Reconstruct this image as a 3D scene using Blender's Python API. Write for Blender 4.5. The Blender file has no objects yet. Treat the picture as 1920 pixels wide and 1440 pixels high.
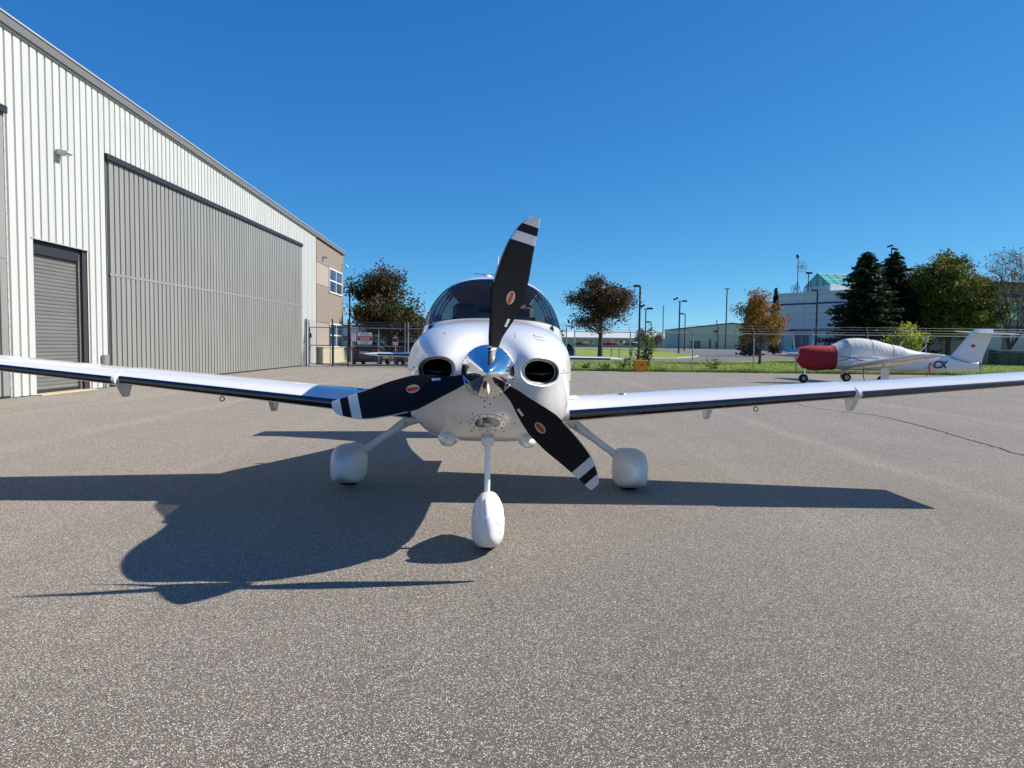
import bpy, bmesh, math, random
import numpy as np
from mathutils import Matrix, Vector, Euler
random.seed(7); rng = np.random.default_rng(7)
sc = bpy.context.scene
COL = sc.collection
rad = math.radians

# ---------------------------------------------------------------- camera
cam_d = bpy.data.cameras.new('camera'); cam = bpy.data.objects.new('camera', cam_d); COL.objects.link(cam)
cam_d.sensor_width = 36.0; cam_d.lens = 36.0 * 1300 / 1920
cam_d.clip_start = 0.05; cam_d.clip_end = 8000
cam.matrix_world = Matrix.Translation((0, 0, 1.45)) @ Matrix.Rotation(rad(90 - 3.2), 4, 'X') @ Matrix.Rotation(rad(0.7), 4, 'Z')
sc.camera = cam
# ---------------------------------------------------------------- sky, sun, exposure
SUN = Vector((1.3, 0.2, 1.0)).normalized()
elev = math.asin(SUN.z); azim = math.atan2(SUN.x, SUN.y)
w = bpy.data.worlds.new('World'); sc.world = w; w.use_nodes = True
wn = w.node_tree; bg = wn.nodes['Background']
sky = wn.nodes.new('ShaderNodeTexSky'); sky.sky_type = 'NISHITA'; sky.sun_disc = False
sky.sun_elevation = elev; sky.sun_rotation = azim
sky.air_density = 1.0; sky.dust_density = 0.0; sky.ozone_density = 6.0; sky.altitude = 5000
# the clear deep blue of a crisp autumn day: one curve per colour channel over the whole sky
sepc = wn.nodes.new('ShaderNodeSeparateColor'); comb = wn.nodes.new('ShaderNodeCombineColor'); wn.links.new(sky.outputs[0], sepc.inputs[0])
for i_, (k_, g_) in enumerate(((0.76, 1.25), (0.82, 0.80), (0.90, 0.45))):
    p_ = wn.nodes.new('ShaderNodeMath'); p_.operation = 'POWER'; p_.inputs[1].default_value = g_
    q_ = wn.nodes.new('ShaderNodeMath'); q_.operation = 'MULTIPLY'; q_.inputs[1].default_value = 0.15
    r_ = wn.nodes.new('ShaderNodeMath'); r_.operation = 'MULTIPLY'; r_.inputs[1].default_value = k_ * 10
    wn.links.new(sepc.outputs[i_], q_.inputs[0]); wn.links.new(q_.outputs[0], p_.inputs[0]); wn.links.new(p_.outputs[0], r_.inputs[0]); wn.links.new(r_.outputs[0], comb.inputs[i_])
wn.links.new(comb.outputs[0], bg.inputs['Color'])
bg.inputs['Strength'].default_value = 0.067
sl = bpy.data.lights.new('sun', 'SUN'); sl.energy = 5.0; sl.angle = rad(0.53); sl.color = (1.0, 0.94, 0.84)
sun = bpy.data.objects.new('sun', sl); COL.objects.link(sun)
sun.rotation_euler = SUN.to_track_quat('Z', 'Y').to_euler(); sun.location = SUN * 60
sc.view_settings.view_transform = 'Standard'; sc.view_settings.look = 'None'
sc.view_settings.exposure = 0.5; sc.view_settings.gamma = 1.0; sc.view_settings.use_curve_mapping = False
sc.cycles.max_bounces = 8; sc.cycles.transparent_max_bounces = 16; sc.cycles.use_denoising = True; sc.cycles.denoising_prefilter = 'NONE'

# ---------------------------------------------------------------- materials
def srgb(r, g, b):
    f = lambda c: (c / 255 / 12.92) if c / 255 <= 0.04045 else ((c / 255 + 0.055) / 1.055) ** 2.4
    return (f(r), f(g), f(b))
MATS = {}
def pm(name, rgb, rough=0.6, metal=0.0, var=0.08, scale=6.0, bump=0.0, bscale=None, coat=0.0, spec=0.5, rvar=0.1, piece=0.0):
    """procedural material: base colour broken up by two noises, roughness too, optional bump"""
    if name in MATS: return MATS[name]
    m = bpy.data.materials.new(name); m.use_nodes = True; MATS[name] = m
    nt = m.node_tree; N = nt.nodes; L = nt.links; b = N['Principled BSDF']
    tc = N.new('ShaderNodeTexCoord')
    n1 = N.new('ShaderNodeTexNoise'); n1.inputs['Scale'].default_value = scale; n1.inputs['Detail'].default_value = 6; n1.inputs['Roughness'].default_value = 0.65
    L.new(tc.outputs['Object'], n1.inputs['Vector'])
    cr = N.new('ShaderNodeMix'); cr.data_type = 'RGBA'
    lo = tuple(max(0, c * (1 - var)) for c in rgb) + (1,); hi = tuple(min(1, c * (1 + var)) for c in rgb) + (1,)
    cr.inputs[6].default_value = lo; cr.inputs[7].default_value = hi
    mr = N.new('ShaderNodeMapRange'); mr.inputs[1].default_value = 0.3; mr.inputs[2].default_value = 0.7
    L.new(n1.outputs['Fac'], mr.inputs[0]); L.new(mr.outputs[0], cr.inputs[0])
    if piece:   # every panel or slat is its own shade, and carries its own stretch of the streaks
        oi = N.new('ShaderNodeObjectInfo'); pr_ = N.new('ShaderNodeMapRange'); pr_.inputs[3].default_value = 1 - piece; pr_.inputs[4].default_value = 1 + piece; L.new(oi.outputs['Random'], pr_.inputs[0])
        sc_ = N.new('ShaderNodeVectorMath'); sc_.operation = 'SCALE'; L.new(cr.outputs[2], sc_.inputs[0]); L.new(pr_.outputs[0], sc_.inputs['Scale']); L.new(sc_.outputs[0], b.inputs['Base Color'])
        ad = N.new('ShaderNodeVectorMath'); ad.operation = 'ADD'; L.new(tc.outputs['Object'], ad.inputs[0]); L.new(oi.outputs['Location'], ad.inputs[1]); L.new(ad.outputs[0], n1.inputs['Vector'])
    else: L.new(cr.outputs[2], b.inputs['Base Color'])
    rr = N.new('ShaderNodeMapRange'); rr.inputs[1].default_value = 0.3; rr.inputs[2].default_value = 0.7
    rr.inputs[3].default_value = max(0.02, rough * (1 - rvar)); rr.inputs[4].default_value = min(1, rough * (1 + rvar))
    L.new(n1.outputs['Fac'], rr.inputs[0]); L.new(rr.outputs[0], b.inputs['Roughness'])
    b.inputs['Metallic'].default_value = metal; b.inputs['Specular IOR Level'].default_value = spec
    if coat: b.inputs['Coat Weight'].default_value = coat; b.inputs['Coat Roughness'].default_value = 0.04
    if bump:
        n2 = N.new('ShaderNodeTexNoise'); n2.inputs['Scale'].default_value = bscale or scale * 4; n2.inputs['Detail'].default_value = 5
        L.new(tc.outputs['Object'], n2.inputs['Vector'])
        bp = N.new('ShaderNodeBump'); bp.inputs['Strength'].default_value = bump; bp.inputs['Distance'].default_value = 0.02
        L.new(n2.outputs['Fac'], bp.inputs['Height']); L.new(bp.outputs[0], b.inputs['Normal'])
    return m

def asphalt(name, stones, binder, big, scale):
    m = bpy.data.materials.new(name); m.use_nodes = True; MATS[name] = m
    nt = m.node_tree; N = nt.nodes; L = nt.links; b = N['Principled BSDF']
    tc = N.new('ShaderNodeTexCoord')
    wob = N.new('ShaderNodeTexNoise'); wob.inputs['Scale'].default_value = scale * 0.8; wob.inputs['Detail'].default_value = 2
    L.new(tc.outputs['Object'], wob.inputs['Vector'])
    va = N.new('ShaderNodeVectorMath'); va.operation = 'MULTIPLY_ADD'
    L.new(wob.outputs['Color'], va.inputs[0]); va.inputs[1].default_value = (0.6 / scale,) * 3; L.new(tc.outputs['Object'], va.inputs[2])
    v = N.new('ShaderNodeTexVoronoi'); v.inputs['Scale'].default_value = scale; v.inputs['Randomness'].default_value = 1.0
    L.new(va.outputs[0], v.inputs['Vector'])
    sep = N.new('ShaderNodeSeparateColor'); L.new(v.outputs['Color'], sep.inputs[0])
    r = N.new('ShaderNodeValToRGB'); r.color_ramp.interpolation = 'LINEAR'
    el = r.color_ramp.elements; el[0].position = 0.0; el[0].color = (*stones[0], 1); el[1].position = 1.0; el[1].color = (*stones[-1], 1)
    for i, c in enumerate(stones[1:-1]): e = el.new((i + 1) / (len(stones) - 1)); e.color = (*c, 1)
    L.new(sep.outputs[0], r.inputs[0])
    # stones show only in their middle, binder between them
    mr = N.new('ShaderNodeMapRange'); mr.inputs[1].default_value = 0.25; mr.inputs[2].default_value = 0.62; mr.inputs[3].default_value = 1; mr.inputs[4].default_value = 0
    L.new(v.outputs['Distance'], mr.inputs[0])
    mx = N.new('ShaderNodeMix'); mx.data_type = 'RGBA'; mx.inputs[6].default_value = (*binder, 1)
    L.new(mr.outputs[0], mx.inputs[0]); L.new(r.outputs[0], mx.inputs[7])
    # pits: sparse dark holes
    v2 = N.new('ShaderNodeTexVoronoi'); v2.inputs['Scale'].default_value = 9.0
    L.new(va.outputs[0], v2.inputs['Vector'])
    pr = N.new('ShaderNodeMapRange'); pr.inputs[1].default_value = 0.07; pr.inputs[2].default_value = 0.10; pr.inputs[3].default_value = 0.08; pr.inputs[4].default_value = 1
    L.new(v2.outputs['Distance'], pr.inputs[0])
    # large patches and long paving lanes running along y
    nb = N.new('ShaderNodeTexNoise'); nb.inputs['Scale'].default_value = 0.55; nb.inputs['Detail'].default_value = 7; nb.inputs['Roughness'].default_value = 0.6
    L.new(tc.outputs['Object'], nb.inputs['Vector'])
    mp = N.new('ShaderNodeMapping'); mp.inputs['Scale'].default_value = (0.55, 0.03, 1); L.new(tc.outputs['Object'], mp.inputs['Vector'])
    ns = N.new('ShaderNodeTexNoise'); ns.inputs['Scale'].default_value = 1.0; ns.inputs['Detail'].default_value = 6; ns.inputs['Roughness'].default_value = 0.7
    L.new(mp.outputs[0], ns.inputs['Vector'])
    b1 = N.new('ShaderNodeMapRange'); b1.inputs[1].default_value = 0.25; b1.inputs[2].default_value = 0.75; b1.inputs[3].default_value = 1 - big; b1.inputs[4].default_value = 1 + big; L.new(nb.outputs['Fac'], b1.inputs[0])
    b2 = N.new('ShaderNodeMapRange'); b2.inputs[1].default_value = 0.3; b2.inputs[2].default_value = 0.75; b2.inputs[3].default_value = 1 - big; b2.inputs[4].default_value = 1 + big; L.new(ns.outputs['Fac'], b2.inputs[0])
    m1 = N.new('ShaderNodeMath'); m1.operation = 'MULTIPLY'; L.new(b1.outputs[0], m1.inputs[0]); L.new(b2.outputs[0], m1.inputs[1])
    last = m1
    if name == 'apron_asphalt':
        so = N.new('ShaderNodeTexNoise'); so.inputs['Scale'].default_value = 0.9; so.inputs['Detail'].default_value = 3; so.inputs['Distortion'].default_value = 0.6; L.new(tc.outputs['Object'], so.inputs['Vector'])
        sr = N.new('ShaderNodeMapRange'); sr.interpolation_type = 'SMOOTHSTEP'; sr.inputs[1].default_value = 0.66; sr.inputs[2].default_value = 0.80; sr.inputs[3].default_value = 1; sr.inputs[4].default_value = 0.72; L.new(so.outputs['Fac'], sr.inputs[0])
        sm = N.new('ShaderNodeMath'); sm.operation = 'MULTIPLY'; L.new(m1.outputs[0], sm.inputs[0]); L.new(sr.outputs[0], sm.inputs[1]); last = sm
    if name == 'apron_asphalt':
        # worn pale lane joints: x = 4.7 and x = -6.6, wandering a little
        sx = N.new('ShaderNodeSeparateXYZ'); L.new(tc.outputs['Object'], sx.inputs[0])
        wn_ = N.new('ShaderNodeTexNoise'); wn_.inputs['Scale'].default_value = 0.35; wn_.inputs['Detail'].default_value = 5; L.new(tc.outputs['Object'], wn_.inputs['Vector'])
        for xj, wj, amt in ((4.75, 0.30, 0.24), (-6.75, 0.38, 0.24), (2.6, 0.2, 0.12), (-3.6, 0.2, 0.12), (9.9, 0.3, 0.2), (-9.6, 0.3, 0.15)):
            a = N.new('ShaderNodeMath'); a.operation = 'SUBTRACT'; L.new(sx.outputs[0], a.inputs[0]); a.inputs[1].default_value = xj + 0.45
            a2 = N.new('ShaderNodeMath'); a2.operation = 'MULTIPLY_ADD'; L.new(wn_.outputs['Fac'], a2.inputs[0]); a2.inputs[1].default_value = 0.9; L.new(a.outputs[0], a2.inputs[2])
            ab = N.new('ShaderNodeMath'); ab.operation = 'ABSOLUTE'; L.new(a2.outputs[0], ab.inputs[0])
            g = N.new('ShaderNodeMapRange'); g.interpolation_type = 'SMOOTHSTEP'; g.inputs[1].default_value = 0; g.inputs[2].default_value = wj; g.inputs[3].default_value = 1 + amt; g.inputs[4].default_value = 1
            L.new(ab.outputs[0], g.inputs[0])
            mm = N.new('ShaderNodeMath'); mm.operation = 'MULTIPLY'; L.new(last.outputs[0], mm.inputs[0]); L.new(g.outputs[0], mm.inputs[1]); last = mm
    mm = N.new('ShaderNodeMath'); mm.operation = 'MULTIPLY'; L.new(last.outputs[0], mm.inputs[0]); L.new(pr.outputs[0], mm.inputs[1])
    vm = N.new('ShaderNodeVectorMath'); vm.operation = 'SCALE'; L.new(mx.outputs[2], vm.inputs[0]); L.new(mm.outputs[0], vm.inputs['Scale'])
    L.new(vm.outputs[0], b.inputs['Base Color']); b.inputs['Roughness'].default_value = 0.8; b.inputs['Specular IOR Level'].default_value = 0.35
    b.inputs['Sheen Weight'].default_value = 0.3; b.inputs['Sheen Roughness'].default_value = 0.5; b.inputs['Sheen Tint'].default_value = (1.0, 0.9, 0.78, 1)
    bp = N.new('ShaderNodeBump'); bp.inputs['Strength'].default_value = 0.55; bp.inputs['Distance'].default_value = 0.004
    L.new(mr.outputs[0], bp.inputs['Height']); L.new(bp.outputs[0], b.inputs['Normal'])
    return m

def leafmat(name):
    """leaf colour comes from the per-leaf colour attribute"""
    m = bpy.data.materials.new(name); m.use_nodes = True; MATS[name] = m
    nt = m.node_tree; N = nt.nodes; L = nt.links; b = N['Principled BSDF']
    at = N.new('ShaderNodeAttribute'); at.attribute_name = 'tint'
    L.new(at.outputs['Color'], b.inputs['Base Color']); b.inputs['Roughness'].default_value = 0.6; b.inputs['Specular IOR Level'].default_value = 0.25
    tr = N.new('ShaderNodeBsdfTranslucent'); L.new(at.outputs['Color'], tr.inputs['Color'])
    ms = N.new('ShaderNodeMixShader'); ms.inputs[0].default_value = 0.3
    L.new(b.outputs[0], ms.inputs[1]); L.new(tr.outputs[0], ms.inputs[2]); L.new(ms.outputs[0], N['Material Output'].inputs['Surface'])
    return m

def glassmat(name, tint, refl=1.0, rough=0.02):
    m = bpy.data.materials.new(name); m.use_nodes = True; MATS[name] = m
    nt = m.node_tree; N = nt.nodes; L = nt.links
    tr = N.new('ShaderNodeBsdfTransparent'); gl = N.new('ShaderNodeBsdfGlossy'); gl.inputs['Roughness'].default_value = rough
    tc = N.new('ShaderNodeTexCoord'); nz = N.new('ShaderNodeTexNoise'); nz.inputs['Scale'].default_value = 3; L.new(tc.outputs['Object'], nz.inputs['Vector'])
    mx = N.new('ShaderNodeMix'); mx.data_type = 'RGBA'; mx.inputs[6].default_value = (*[c * .95 for c in tint], 1); mx.inputs[7].default_value = (*[min(1, c * 1.05) for c in tint], 1)
    L.new(nz.outputs['Fac'], mx.inputs[0]); L.new(mx.outputs[2], tr.inputs[0])
    fr = N.new('ShaderNodeFresnel'); fr.inputs[0].default_value = 1.5
    mu = N.new('ShaderNodeMath'); mu.operation = 'MULTIPLY'; mu.inputs[1].default_value = refl; L.new(fr.outputs[0], mu.inputs[0])
    ms = N.new('ShaderNodeMixShader'); L.new(mu.outputs[0], ms.inputs[0]); L.new(tr.outputs[0], ms.inputs[1]); L.new(gl.outputs[0], ms.inputs[2])
    L.new(ms.outputs[0], N['Material Output'].inputs['Surface'])
    return m

# ---------------------------------------------------------------- builders
def mk(name, V, F, mat, parent=None, smooth=None, kind=None, label=None, cat=None, group=None):
    me = bpy.data.meshes.new(name); me.from_pydata([tuple(map(float, v)) for v in V], [], [tuple(f) for f in F]); me.validate(clean_customdata=False)
    if isinstance(mat, str): mat = MATS[mat]
    me.materials.append(mat)
    if smooth is not None:
        me.shade_smooth(); me.set_sharp_from_angle(angle=rad(smooth))
    o = bpy.data.objects.new(name, me); COL.objects.link(o)
    if parent: o.parent = parent
    tag(o, label, cat, group, kind); return o
def tag(o, label=None, cat=None, group=None, kind=None):
    if label: o['label'] = label
    if cat: o['category'] = cat
    if group: o['group'] = group
    if kind: o['kind'] = kind
def thing(name, label, cat, loc=(0, 0, 0), rz=0.0, group=None, rot=None):
    o = bpy.data.objects.new(name, None); COL.objects.link(o); o.empty_display_size = 0.3
    o.location = loc; o.rotation_euler = rot or (0, 0, rz); tag(o, label, cat, group); return o
def dup(root, loc, rz=0, label=None, group=None):
    r = root.copy(); COL.objects.link(r); r.location = loc; r.rotation_euler = (0, 0, rz)
    if label: r['label'] = label
    if group: r['group'] = group
    for ch in root.children:
        c = ch.copy(); COL.objects.link(c); c.parent = r
        for g in ch.children:
            d = g.copy(); COL.objects.link(d); d.parent = c
    return r
def share(name, me, parent, loc, scale=(1, 1, 1), rot=(0, 0, 0)):
    o = bpy.data.objects.new(name, me); COL.objects.link(o); o.parent = parent; o.location = loc; o.scale = scale; o.rotation_euler = rot; return o

class MB:
    def __init__(s): s.V = []; s.F = []
    def add(s, V, F):
        n = len(s.V); s.V += [tuple(v) for v in V]; s.F += [tuple(i + n for i in f) for f in F]; return s
    def box(s, c, d, rz=0.0, taper=1.0):
        hx, hy, hz = d[0] / 2, d[1] / 2, d[2] / 2; V = []
        for z in (-1, 1):
            k = taper if z > 0 else 1
            for x, y in ((-1, -1), (1, -1), (1, 1), (-1, 1)):
                X, Y = x * hx * k, y * hy * k
                V.append((c[0] + X * math.cos(rz) - Y * math.sin(rz), c[1] + X * math.sin(rz) + Y * math.cos(rz), c[2] + z * hz))
        return s.add(V, [(3, 2, 1, 0), (4, 5, 6, 7), (0, 1, 5, 4), (1, 2, 6, 5), (2, 3, 7, 6), (3, 0, 4, 7)])
    def bbox(s, c, d, b=0.01):
        """bevelled box"""
        hx, hy, hz = d[0] / 2, d[1] / 2, d[2] / 2; b = min(b, hx * .9, hy * .9, hz * .9)
        V = []; 
        for z, k in ((-hz, b), (-hz + b, 0), (hz - b, 0), (hz, b)):
            X, Y = hx - k, hy - k
            for x, y in ((-X + b, -Y), (X - b, -Y), (X, -Y + b), (X, Y - b), (X - b, Y), (-X + b, Y), (-X, Y - b), (-X, -Y + b)):
                V.append((c[0] + x, c[1] + y, c[2] + z))
        F = [tuple(range(7, -1, -1)), tuple(range(24, 32))]
        for r in range(3):
            for i in range(8): j = (i + 1) % 8; F.append((r * 8 + i, r * 8 + j, r * 8 + 8 + j, r * 8 + 8 + i))
        return s.add(V, F)
    def tube(s, pts, rs, n=8, cap=True, flat=1.0):
        pts = [Vector(p) for p in pts]
        if not hasattr(rs, '__len__'): rs = [rs] * len(pts)
        V = []; F = []; up = None
        for i, p in enumerate(pts):
            t = (pts[min(i + 1, len(pts) - 1)] - pts[max(i - 1, 0)]).normalized()
            if up is None: up = Vector((0, 0, 1)) if abs(t.z) < 0.9 else Vector((1, 0, 0))
            a = t.cross(up).normalized(); b = a.cross(t).normalized(); up = b
            for k in range(n):
                th = 2 * math.pi * k / n; V.append(tuple(p + a * math.cos(th) * rs[i] + b * math.sin(th) * rs[i] * flat))
        for i in range(len(pts) - 1):
            for k in range(n): j = (k + 1) % n; F.append((i * n + k, i * n + j, i * n + n + j, i * n + n + k))
        if cap: F.append(tuple(range(n - 1, -1, -1))); F.append(tuple((len(pts) - 1) * n + k for k in range(n)))
        return s.add(V, F)
    def lathe(s, prof, n=32, axis='y', o=(0, 0, 0)):
        V = []; F = []
        for (r, h) in prof:
            for k in range(n):
                a = 2 * math.pi * k / n; u, v = r * math.cos(a), r * math.sin(a)
                V.append({'y': (o[0] + u, o[1] + h, o[2] + v), 'z': (o[0] + u, o[1] + v, o[2] + h), 'x': (o[0] + h, o[1] + u, o[2] + v)}[axis])
        for i in range(len(prof) - 1):
            for k in range(n): j = (k + 1) % n; F.append((i * n + k, i * n + j, i * n + n + j, i * n + n + k))
        return s.add(V, F)
    def prism(s, poly, d0, d1, plane='xz'):
        """extrude a 2-D outline between two depths"""
        n = len(poly); g = {'xz': lambda p, d: (p[0], d, p[1]), 'yz': lambda p, d: (d, p[0], p[1]), 'xy': lambda p, d: (p[0], p[1], d)}[plane]
        return s.add([g(p, d0) for p in poly] + [g(p, d1) for p in poly], [tuple(range(n)), tuple(range(2 * n - 1, n - 1, -1))] + [(i, i + n, (i + 1) % n + n, (i + 1) % n) for i in range(n)])
    def ell(s, c, r, nu=20, nv=12):
        V = []; F = []
        for i in range(nv + 1):
            p = math.pi * i / nv
            for k in range(nu): a = 2 * math.pi * k / nu; V.append((c[0] + r[0] * math.sin(p) * math.cos(a), c[1] + r[1] * math.sin(p) * math.sin(a), c[2] + r[2] * math.cos(p)))
        for i in range(nv):
            for k in range(nu): j = (k + 1) % nu; F.append((i * nu + k, i * nu + nu + k, i * nu + nu + j, i * nu + j))
        return s.add(V, F)
    def build(s, name, mat, parent=None, smooth=None, **k): 
        o = mk(name, s.V, s.F, mat, parent, smooth, **k); fixn(o.data); return o
def fixn(me):
    bm = bmesh.new(); bm.from_mesh(me); bmesh.ops.remove_doubles(bm, verts=bm.verts, dist=1e-5); bmesh.ops.recalc_face_normals(bm, faces=bm.faces); bm.to_mesh(me); bm.free()

def cubic(xs, ys):
    """smooth interpolant through stations"""
    xs = np.array(xs, float); ys = np.array(ys, float); d = np.diff(ys) / np.diff(xs); m = np.zeros_like(ys)
    for i in range(1, len(xs) - 1):
        if d[i - 1] * d[i] > 0: m[i] = 2 * d[i - 1] * d[i] / (d[i - 1] + d[i])
    m[0] = d[0]; m[-1] = d[-1]
    def f(x):
        x = np.clip(x, xs[0], xs[-1]); i = np.clip(np.searchsorted(xs, x) - 1, 0, len(xs) - 2)
        h = xs[i + 1] - xs[i]; t = (x - xs[i]) / h
        return (1 + 2 * t) * (1 - t) ** 2 * ys[i] + t * (1 - t) ** 2 * h * m[i] + t * t * (3 - 2 * t) * ys[i + 1] + t * t * (t - 1) * h * m[i + 1]
    return f
def smooth01(a, b, x):
    t = np.clip((x - a) / (b - a), 0, 1); return t * t * (3 - 2 * t)
def gz(x, y):
    """the ground lies level to the fence and rises by a metre towards the far buildings"""
    return 1.0 * smooth01(72, 150, y)

def text_mesh(name, body, size, mat, parent, loc, rot, shear=0.0, depth=0.002, align='CENTER', bold=0.0):
    cu = bpy.data.curves.new(name, 'FONT'); cu.body = body; cu.size = size; cu.extrude = depth; cu.align_x = align; cu.align_y = 'CENTER'; cu.shear = shear; cu.offset = bold
    tmp = bpy.data.objects.new(name, cu); COL.objects.link(tmp)
    me = bpy.data.meshes.new_from_object(tmp.evaluated_get(bpy.context.evaluated_depsgraph_get())); COL.objects.unlink(tmp); bpy.data.objects.remove(tmp)
    me.materials.clear(); me.materials.append(MATS[mat]); o = bpy.data.objects.new(name, me); COL.objects.link(o); o.parent = parent; o.location = loc; o.rotation_euler = rot; return o

# materials used around the place
asphalt('apron_asphalt', [srgb(26, 22, 18), srgb(104, 93, 80), srgb(136, 122, 105), srgb(186, 172, 150), srgb(255, 250, 236)], srgb(72, 63, 54), 0.13, 160)
asphalt('road_asphalt', [srgb(96, 92, 90), srgb(122, 117, 113), srgb(145, 140, 135)], srgb(88, 84, 82), 0.06, 40)
pm('aircraft_white', (0.78, 0.77, 0.75), 0.22, coat=0.6, var=0.012, scale=2.5, rvar=0.15)
pm('white_paint', (0.6, 0.6, 0.58), 0.4, var=0.03)
pm('matte_black', (0.012, 0.012, 0.014), 0.42, var=0.15, scale=20)
pm('blade_black', (0.006, 0.006, 0.008), 0.55, var=0.2, scale=14, bump=0.02, bscale=220, spec=0.18)
pm('black_rubber', (0.018, 0.018, 0.018), 0.8, var=0.2, scale=30, bump=0.1)
pm('chrome', (0.84, 0.84, 0.85), 0.10, metal=1.0, var=0.02, rvar=0.4)
pm('brushed_metal', (0.55, 0.56, 0.57), 0.3, metal=1.0, var=0.05)
pm('titanium_strip', (0.13, 0.125, 0.13), 0.26, metal=1.0, var=0.06, scale=10)
pm('steel', (0.35, 0.36, 0.37), 0.45, metal=1.0, var=0.1)
pm('galvanised', (0.34, 0.35, 0.36), 0.5, metal=0.6, var=0.15, scale=14)
pm('dark_post', (0.03, 0.032, 0.036), 0.5, var=0.2)
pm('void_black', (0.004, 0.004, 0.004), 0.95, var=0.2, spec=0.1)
pm('tan_grip', srgb(222, 206, 176), 0.9, var=0.06, scale=60, bump=0.2)
pm('decal_cream', srgb(170, 138, 78), 0.5, var=0.03); pm('decal_red', srgb(168, 32, 22), 0.5, var=0.05)
pm('silver_label', (0.6, 0.6, 0.6), 0.4, var=0.05)
pm('seal_black', (0.01, 0.01, 0.012), 0.5)
pm('cabin_lining', srgb(196, 184, 172), 0.85, var=0.08); pm('cabin_dark', (0.02, 0.02, 0.022), 0.8, var=0.2); pm('seat_leather', srgb(140, 126, 114), 0.5, var=0.1)
pm('stripe_white', (0.58, 0.58, 0.58), 0.45, var=0.03)
pm('fairing_white', (0.74, 0.73, 0.71), 0.42, var=0.02, scale=4, rvar=0.2)
glassmat('windshield_glass', (0.64, 0.61, 0.58), 0.55)
glassmat('light_glass', (0.8, 0.82, 0.85), 1.2)
# ================================================================ ground, roads
pm('lawn', srgb(138, 154, 76), 0.95, var=0.35, scale=0.8, bump=0.6, bscale=9, spec=0.1)
pm('kerb_concrete', srgb(172, 164, 148), 0.9, var=0.1, scale=4, bump=0.1)
pm('crack_tar', (0.015, 0.014, 0.013), 0.9, var=0.3)
pm('grass_dry_soil', srgb(84, 74, 52), 1.0, var=0.3, scale=3)
def grid_sheet(name, xs, ys, mat, dz=0.0):
    V = [(x, y, gz(x, y) + dz) for y in ys for x in xs]; n = len(xs)
    F = [(j * n + i, j * n + i + 1, (j + 1) * n + i + 1, (j + 1) * n + i) for j in range(len(ys) - 1) for i in range(n - 1)]
    return mk(name, V, F, mat, kind='structure')
YS = [72, 78, 84, 90, 96, 102, 108, 114, 120, 126, 132, 138, 144, 150]
grid_sheet('ground', [-4000, -400, -60, 0, 60, 120, 400, 4000], [-4000, -100, 0, 40] + YS + [300, 1000, 5000], 'lawn', -0.012)
mk('apron', [(-60, -80, 0), (160, -80, 0), (160, 40.8, 0), (-60, 40.8, 0)], [(0, 1, 2, 3)], 'apron_asphalt', kind='structure')
mk('parking_lot', [(-60, 40.8, -0.004), (3.2, 40.8, -0.004), (2.4, 66.2, -0.004), (-60, 66.2, -0.004)], [(0, 1, 2, 3)], 'road_asphalt', kind='structure')
def poly_sheet(name, poly, mat, dz, parent=None, kind='structure', thick=0.0):
    bm = bmesh.new(); vs = [bm.verts.new((x, y, 0)) for x, y in poly]; f = bm.faces.new(vs); bmesh.ops.triangulate(bm, faces=bm.faces)
    for y in YS: bmesh.ops.bisect_plane(bm, geom=bm.verts[:] + bm.edges[:] + bm.faces[:], plane_co=(0, y, 0), plane_no=(0, 1, 0))
    for v in bm.verts: v.co.z = gz(v.co.x, v.co.y) + dz
    bmesh.ops.recalc_face_normals(bm, faces=bm.faces)
    if thick:
        r = bmesh.ops.extrude_face_region(bm, geom=bm.faces[:]); 
        for v in [g for g in r['geom'] if isinstance(g, bmesh.types.BMVert)]: v.co.z -= thick
        bmesh.ops.recalc_face_normals(bm, faces=bm.faces)
    me = bpy.data.meshes.new(name); bm.to_mesh(me); bm.free(); me.materials.append(MATS[mat]); o = bpy.data.objects.new(name, me); COL.objects.link(o)
    if parent: o.parent = parent
    if kind: o['kind'] = kind
    return o
poly_sheet('road', [(-60, 66.2), (2.4, 66.2), (6, 69.5), (15.4, 72), (18.9, 72.6), (25.2, 77), (27.4, 81), (44, 93), (64, 98), (110, 104), (110, 140), (75, 146), (30, 146), (8, 142), (-60, 142)], 'road_asphalt', 0.0)
isl = [(-60, 80), (5, 80), (15, 81), (20, 84.5), (24, 91), (26.2, 98), (27.1, 105), (25.5, 113), (22, 119), (15, 124), (-60, 126)]
poly_sheet('lawn_island', isl, 'lawn', 0.13, thick=0.2)
kb = MB()
for a, b in zip(isl[:-1], isl[1:]):
    n = max(1, int(math.dist(a, b) / 6))
    for i in range(n):
        p = [(a[0] + (b[0] - a[0]) * t, a[1] + (b[1] - a[1]) * t) for t in (i / n, (i + 1) / n)]
        kb.tube([(x, y, float(gz(x, y)) + 0.03) for x, y in p], 0.13, 6)
kb.build('kerb', 'kerb_concrete', kind='structure')
# crack in the paving
cp = [(7.05, 7.6), (7.2, 9.67), (7.44, 11.04), (7.76, 12.86), (8.02, 15.14), (7.62, 16.4), (7.4, 17.3), (7.46, 18.24), (7.2, 19.6)]
V = []; cy = cubic([p[1] for p in cp], [p[0] for p in cp]); ys = np.arange(7.6, 19.6, 0.06); wob = 0
for i, y in enumerate(ys):
    wob = wob * 0.85 + random.gauss(0, 0.012); x = float(cy(y)) + wob; ww = (0.012 + 0.016 * random.random()) * (1 if y < 16 else 0.6)
    V += [(x - ww, y, 0.004), (x + ww, y, 0.004)]
mk('pavement_crack', V, [(2 * i, 2 * i + 1, 2 * i + 3, 2 * i + 2) for i in range(len(ys) - 1)], 'crack_tar', kind='structure')

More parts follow.
